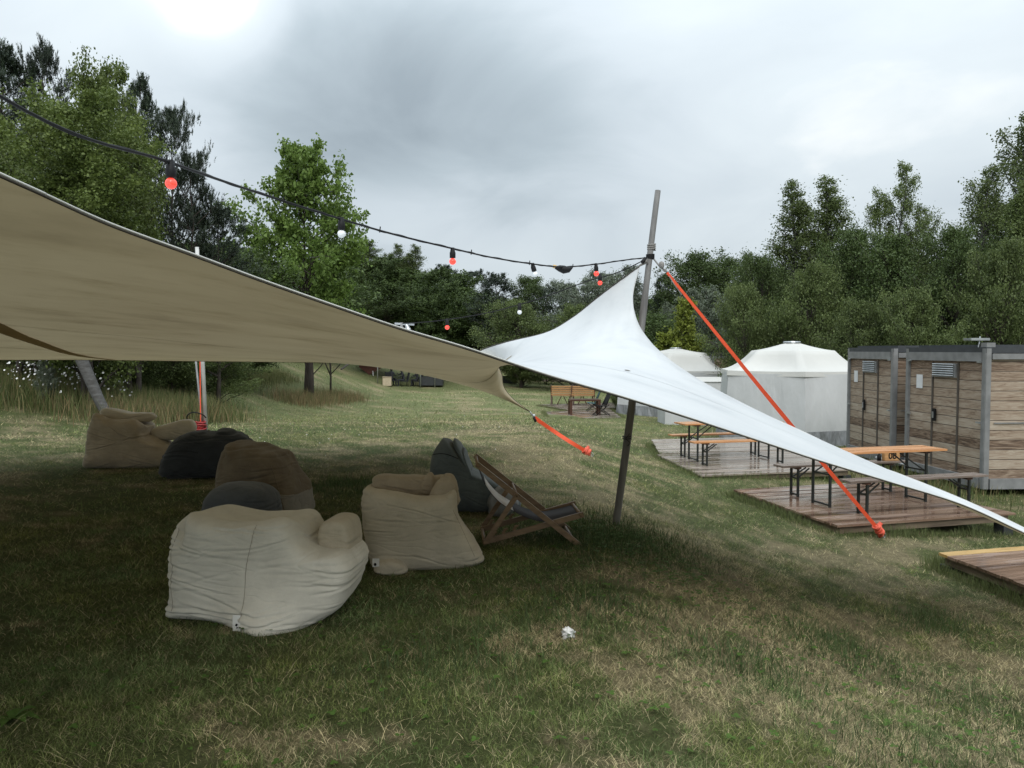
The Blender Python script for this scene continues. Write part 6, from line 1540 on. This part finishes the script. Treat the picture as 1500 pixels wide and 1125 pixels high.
def build_party():
    def gp(px, py): g = G(px, py); return g
    # brownish awning with poles
    c = gp(600, 567); Yc = c.y + 1.5; cx_ = P(600, 512, Yc).x; z = GZ(cx_, Yc)
    t = thing('party_awning', 'dark awning on thin poles over the seated group, mostly hidden by the sail', 'awning', (cx_, Yc, z))
    s = Yc / FPX; mb = MB(); hw = 3.6
    mb.add([(-hw, -2.2, 2.25), (hw, -2.2, 2.25), (hw, 2.2, 2.25), (-hw, 2.2, 2.25), (0, 0, 2.7)], [(0, 1, 4), (1, 2, 4), (2, 3, 4), (3, 0, 4), (3, 2, 1, 0)]); mb.build('roof', M['dark_tarp'], t)
    for px, py, nm in ((553, 562, ''), (616, 569, ''), (637, 568, ''), (645, 563, '')):
        g = gp(px, py); mb = MB(); mb.tube([Vector((g.x, g.y, g.z - .1)), Vector((g.x + .03, g.y, z + 2.25))], 0.035, 8); mb.build('pole', M['silver'], t, True, True)
    # rust coloured tarp on two struts to the left
    g = gp(548, 552); tt = thing('rust_tarp', 'rust brown tarpaulin slung low between thin poles left of the group', 'tarpaulin', g)
    y = g.y; a, b, c_ = P(526, 538, y), P(562, 537, y), P(541, 549, y); mb = MB()
    mb.add([a + Vector((0, 0, .5)), b + Vector((0, 0, .5)), b, c_, a, a + Vector((0, 1.5, .8)), b + Vector((0, 1.5, .8))], [(0, 1, 2, 3, 4), (0, 5, 6, 1)]); mb.build('cloth', M['rust_cloth'], tt, True)
    for px, py in ((541, 557), (546, 552)):
        q = gp(px, py); mb = MB(); mb.tube([Vector((q.x, y, q.z - .1)), Vector((q.x - .05, y, c_.z + .3))], 0.03, 6); mb.build('pole', M['white_pole'], tt, True, True)
    mb = MB(); mb.bar(P(500, 541, y - 12), P(512, 532, y - 10), 0.1, 0.06); mb.build('spar', M['bark'], tt, True)
    # people
    for px, py, rz, lean, lab, hd in ((573, 566, R(60), 0.05, 'seated person in dark clothes behind the beige box', 0.0), (592, 567, R(-160), 0.35, 'seated person in dark clothes bending forward in the middle of the group', 0.1), (612, 567, R(170), 0.2, 'seated person in dark clothes at the right of the group by the pole', 0.05)):
        g = gp(px, py); seated_person(lab, g.x, g.y, g.z, rz, lean, hd)
        ch = thing('camp_chair', 'dark camping chair under the ' + {573: 'person behind the beige box', 592: 'person bending forward', 612: 'person by the pole'}[px], 'chair', g, rz)
        mb = MB(); mb.box((-.02, 0, .40), (.5, .5, .05), bev=.01); mb.build('seat', M['dark_clothes'], ch)
        mb = MB(); mb.box((-.3, 0, .72), (.05, .54, .6), ry=R(-12), bev=.01); mb.build('backrest', M['dark_clothes'], ch)
        for sx_ in (-.2, .2):
            for sy_ in (-.22, .22): mb = MB(); mb.tube([(sx_ * 1.2, sy_, 0), (sx_, sy_, .39)], 0.016, 6); mb.build('leg', M['black'], ch)
    g = gp(567, 566); t = thing('box', 'beige box standing on the grass in front of the seated group', 'box', g, R(8)); mb = MB(); mb.box((0, 0, .3), (.62, .5, .6), bev=.02); mb.build('body', M['beige_box'], t)
    mb = MB(); mb.box((0, 0, .63), (.66, .54, .05), bev=.01); mb.build('lid', M['beige_box'], t)
    g = gp(632, 567); t = thing('party_table', 'table covered with a dark cloth at the right of the seated group', 'table', g)
    mb = MB(); mb.box((0, 0, .72), (1.7, .8, .04)); mb.build('tabletop', M['dark_clothes'], t)
    mb = MB(); mb.add([Vector((x_, y_, z_)) for z_ in (.7, .1) for x_, y_ in ((-.85, -.4), (.85, -.4), (.85, .4), (-.85, .4))], [(0, 1, 5, 4), (1, 2, 6, 5), (2, 3, 7, 6), (3, 0, 4, 7)]); mb.build('cloth', M['dark_tarp'], t)
    # white parasol beyond
    g = P(598, 512, 64); g.z = GZ(g.x, 64); t = thing('parasol', 'small white parasol tent behind the seated group', 'parasol', g); y = g.y; k = y / FPX
    mb = MB(); n = 8; R0 = 12.5 * k; zt = P(597, 535, y).z - g.z; ze = P(597, 541, y).z - g.z
    mb.add([(0, 0, zt)] + [(math.cos(q * math.pi / 4) * R0, math.sin(q * math.pi / 4) * R0, ze) for q in range(8)], [(0, 1 + q, 1 + (q + 1) % 8) for q in range(8)]); mb.build('canopy', M['tent_white'], t)
    mb = MB(); mb.tube([(0, 0, -.1), (0, 0, zt)], 0.05, 8); mb.build('pole', M['white_pole'], t)
    mb = MB(); mb.box((0, .2, ze / 2), (R0 * 1.5, .6, ze * 0.98)); mb.build('back_wall', M['tent_wall'], t)
    # garden light, dark box, pale tarp, bushes right of the tent corner
    g = gp(355, 548); t = thing('garden_light', 'tiny white garden light on a thin stake in the meadow', 'lamp', g); mb = MB(); mb.tube([(0, 0, -.05), (0, 0, .42)], 0.02, 6); mb.build('stake', M['steel_grey'], t)
    mb = MB(); mb.tube([(0, 0, .42), (0, 0, .5)], [0.09, 0.06], 10); mb.build('lamp_head', M['white_plastic'], t)
    g = gp(747, 562); t = thing('dark_crate', 'dark flat crate on the lawn beyond the far tent corner', 'crate', g); mb = MB(); mb.box((0, 0, .25), (1.1, .6, .5), bev=.03); mb.build('body', M['dark_tarp'], t)
    mb = MB(); mb.box((0, 0, .54), (1.16, .66, .06), bev=.02); mb.build('lid', M['black'], t)
    g = gp(800, 558); t = thing('pale_tarp', 'pinkish sand coloured tarp sheet on the ground far behind the benches', 'tarp', g); w = g.y / FPX
    mb = MB(); mb.add([(-30 * w, -1, 0.05), (40 * w, -1, 0.05), (34 * w, 5, .9), (-12 * w, 5, .9), (-30 * w, -1, -.1), (40 * w, -1, -.1), (34 * w, 5, -.4), (-12 * w, 5, -.4)], [(0, 1, 2, 3), (0, 4, 5, 1), (1, 5, 6, 2), (2, 6, 7, 3), (3, 7, 4, 0)]); mb.build('sheet', M['sand_tarp'], t)
    for px, top, Y, w, lab in ((765, 520, 60, 60, 'dark bush beyond the dark crate'), (800, 528, 66, 50, 'dark bush over the pale tarp'), (905, 556, 38.5, 26, 'low green bush beside the grey tent skirt')):
        put_tree('shrub_a', 'bush', lab, 'bush', px, top, Y, w)

def build_small():
    g = G(832, 936); t = thing('crumpled_tissue', 'crumpled white tissue lying on the grass', 'litter', g)
    n = 26; th, ph = np.meshgrid(np.linspace(0, 2 * np.pi, n, endpoint=False), np.linspace(0.02, np.pi - 0.02, 18))
    d = np.stack([np.cos(th) * np.sin(ph), np.sin(th) * np.sin(ph), np.cos(ph)], -1)
    r = 0.016 + 0.085 * fbm(d[..., 0] * 3.1 + 5, d[..., 1] * 3.1, d[..., 2] * 3.1, 3, 4) ** 1.6 * (1 + 0.9 * (vnoise(d[..., 0] * 6, d[..., 1] * 6, d[..., 2] * 6, 8) - 0.5))
    V = (d * r[..., None] * np.array([.68, .58, .6])).reshape(-1, 3) + np.array([0, 0, 0.03])
    i = np.arange(17)[:, None] * n; j = np.arange(n)[None, :]; j2 = (j + 1) % n
    F = np.stack([i + j, i + n + j, i + n + j2, i + j2], -1).reshape(-1, 4)
    o = link('paper', np_mesh('paper', V, F, False), t, M['paper'])
    # leafy weeds
    for px, py, nl, L, lab in ((18, 1056, 9, 0.13, 'leafy green weed at the lower left picture edge'), (345, 1062, 7, 0.05, 'small clover like weed in the grass below the largest bag'), (1480, 1100, 8, 0.06, 'small green weed in the lower right corner')):
        g = G(px, py); t = thing('weed', lab, 'weed', g); mb = MB()
        for k in range(nl):
            a = k * 2.4; e = random.uniform(0.25, 0.9); l = L * random.uniform(.7, 1.2); w = l * 0.3
            dv = Vector((math.cos(a) * math.cos(e), math.sin(a) * math.cos(e), math.sin(e))); s = dv.cross(Vector((0, 0, 1))).normalized(); vs = []
            for q in range(6):
                u = q / 5; c = dv * l * u + Vector((0, 0, -l * 0.5 * u * u)); ww = w * math.sin(math.pi * min(u * 0.9 + 0.1, 1)) * 0.5
                vs += [c - s * ww + Vector((0, 0, ww * .3)), c, c + s * ww + Vector((0, 0, ww * .3))]
            mb.add(vs, [f for q in range(5) for f in ((3 * q, 3 * q + 1, 3 * q + 4, 3 * q + 3), (3 * q + 1, 3 * q + 2, 3 * q + 5, 3 * q + 4))])
        mb.build('leaves', M['weed'], t, smooth=True)
def build_clover():
    mb = MB(); rr = random.Random(5)
    for cx_, cy_, rad, cnt in ((0.95, 7.2, 0.45, 420), (1.25, 6.3, 0.3, 220), (0.5, 6.0, 0.5, 160), (2.0, 5.2, 0.7, 160), (-0.6, 4.6, 0.9, 160), (1.2, 4.0, 0.8, 160), (-1.6, 3.8, 0.7, 90), (2.6, 4.4, 0.7, 120), (3.6, 7.2, 0.7, 90)):
        for _ in range(cnt):
            x, y = rr.gauss(cx_, rad), rr.gauss(cy_, rad * 1.1)
            if y < 2.4: continue
            z = GZF(x, y) + rr.uniform(0.01, 0.045); r = rr.uniform(0.006, 0.014); a0 = rr.uniform(0, 6.28)
            for k in range(3):
                a = a0 + k * 2.094; c = Vector((x + math.cos(a) * r, y + math.sin(a) * r, z)); tl = rr.uniform(-.4, .4)
                mb.add([c + Vector((math.cos(a + q) * r * .95, math.sin(a + q) * r * .95, r * tl * math.cos(q))) for q in (0, 1.26, 2.51, 3.77, 5.03)], [(0, 1, 2, 3, 4)])
    tag(mb.build('clover', M['weed']), 'small clover and broad leaved weeds scattered through the near lawn', 'clover', None, 'stuff')
def GZF(x, y):
    return float(gz(x, y))
M['weed'] = simple_mat('weed leaf', (0.1, 0.18, 0.04), (0.06, 0.11, 0.025), rough=0.7, bump=0.1, trans=0.3, spec=0.15)

build_ground()
build_furniture()
grow_grass()
build_trees()
Pk, C_, B_, A_, far_ = build_tent()
hub = build_poles_and_straps(Pk, C_, B_, A_, far_)
build_lights(hub, A_)
build_bags()
build_deck_chair()
build_containers()
build_tents()
build_party()
build_small()
build_clover()
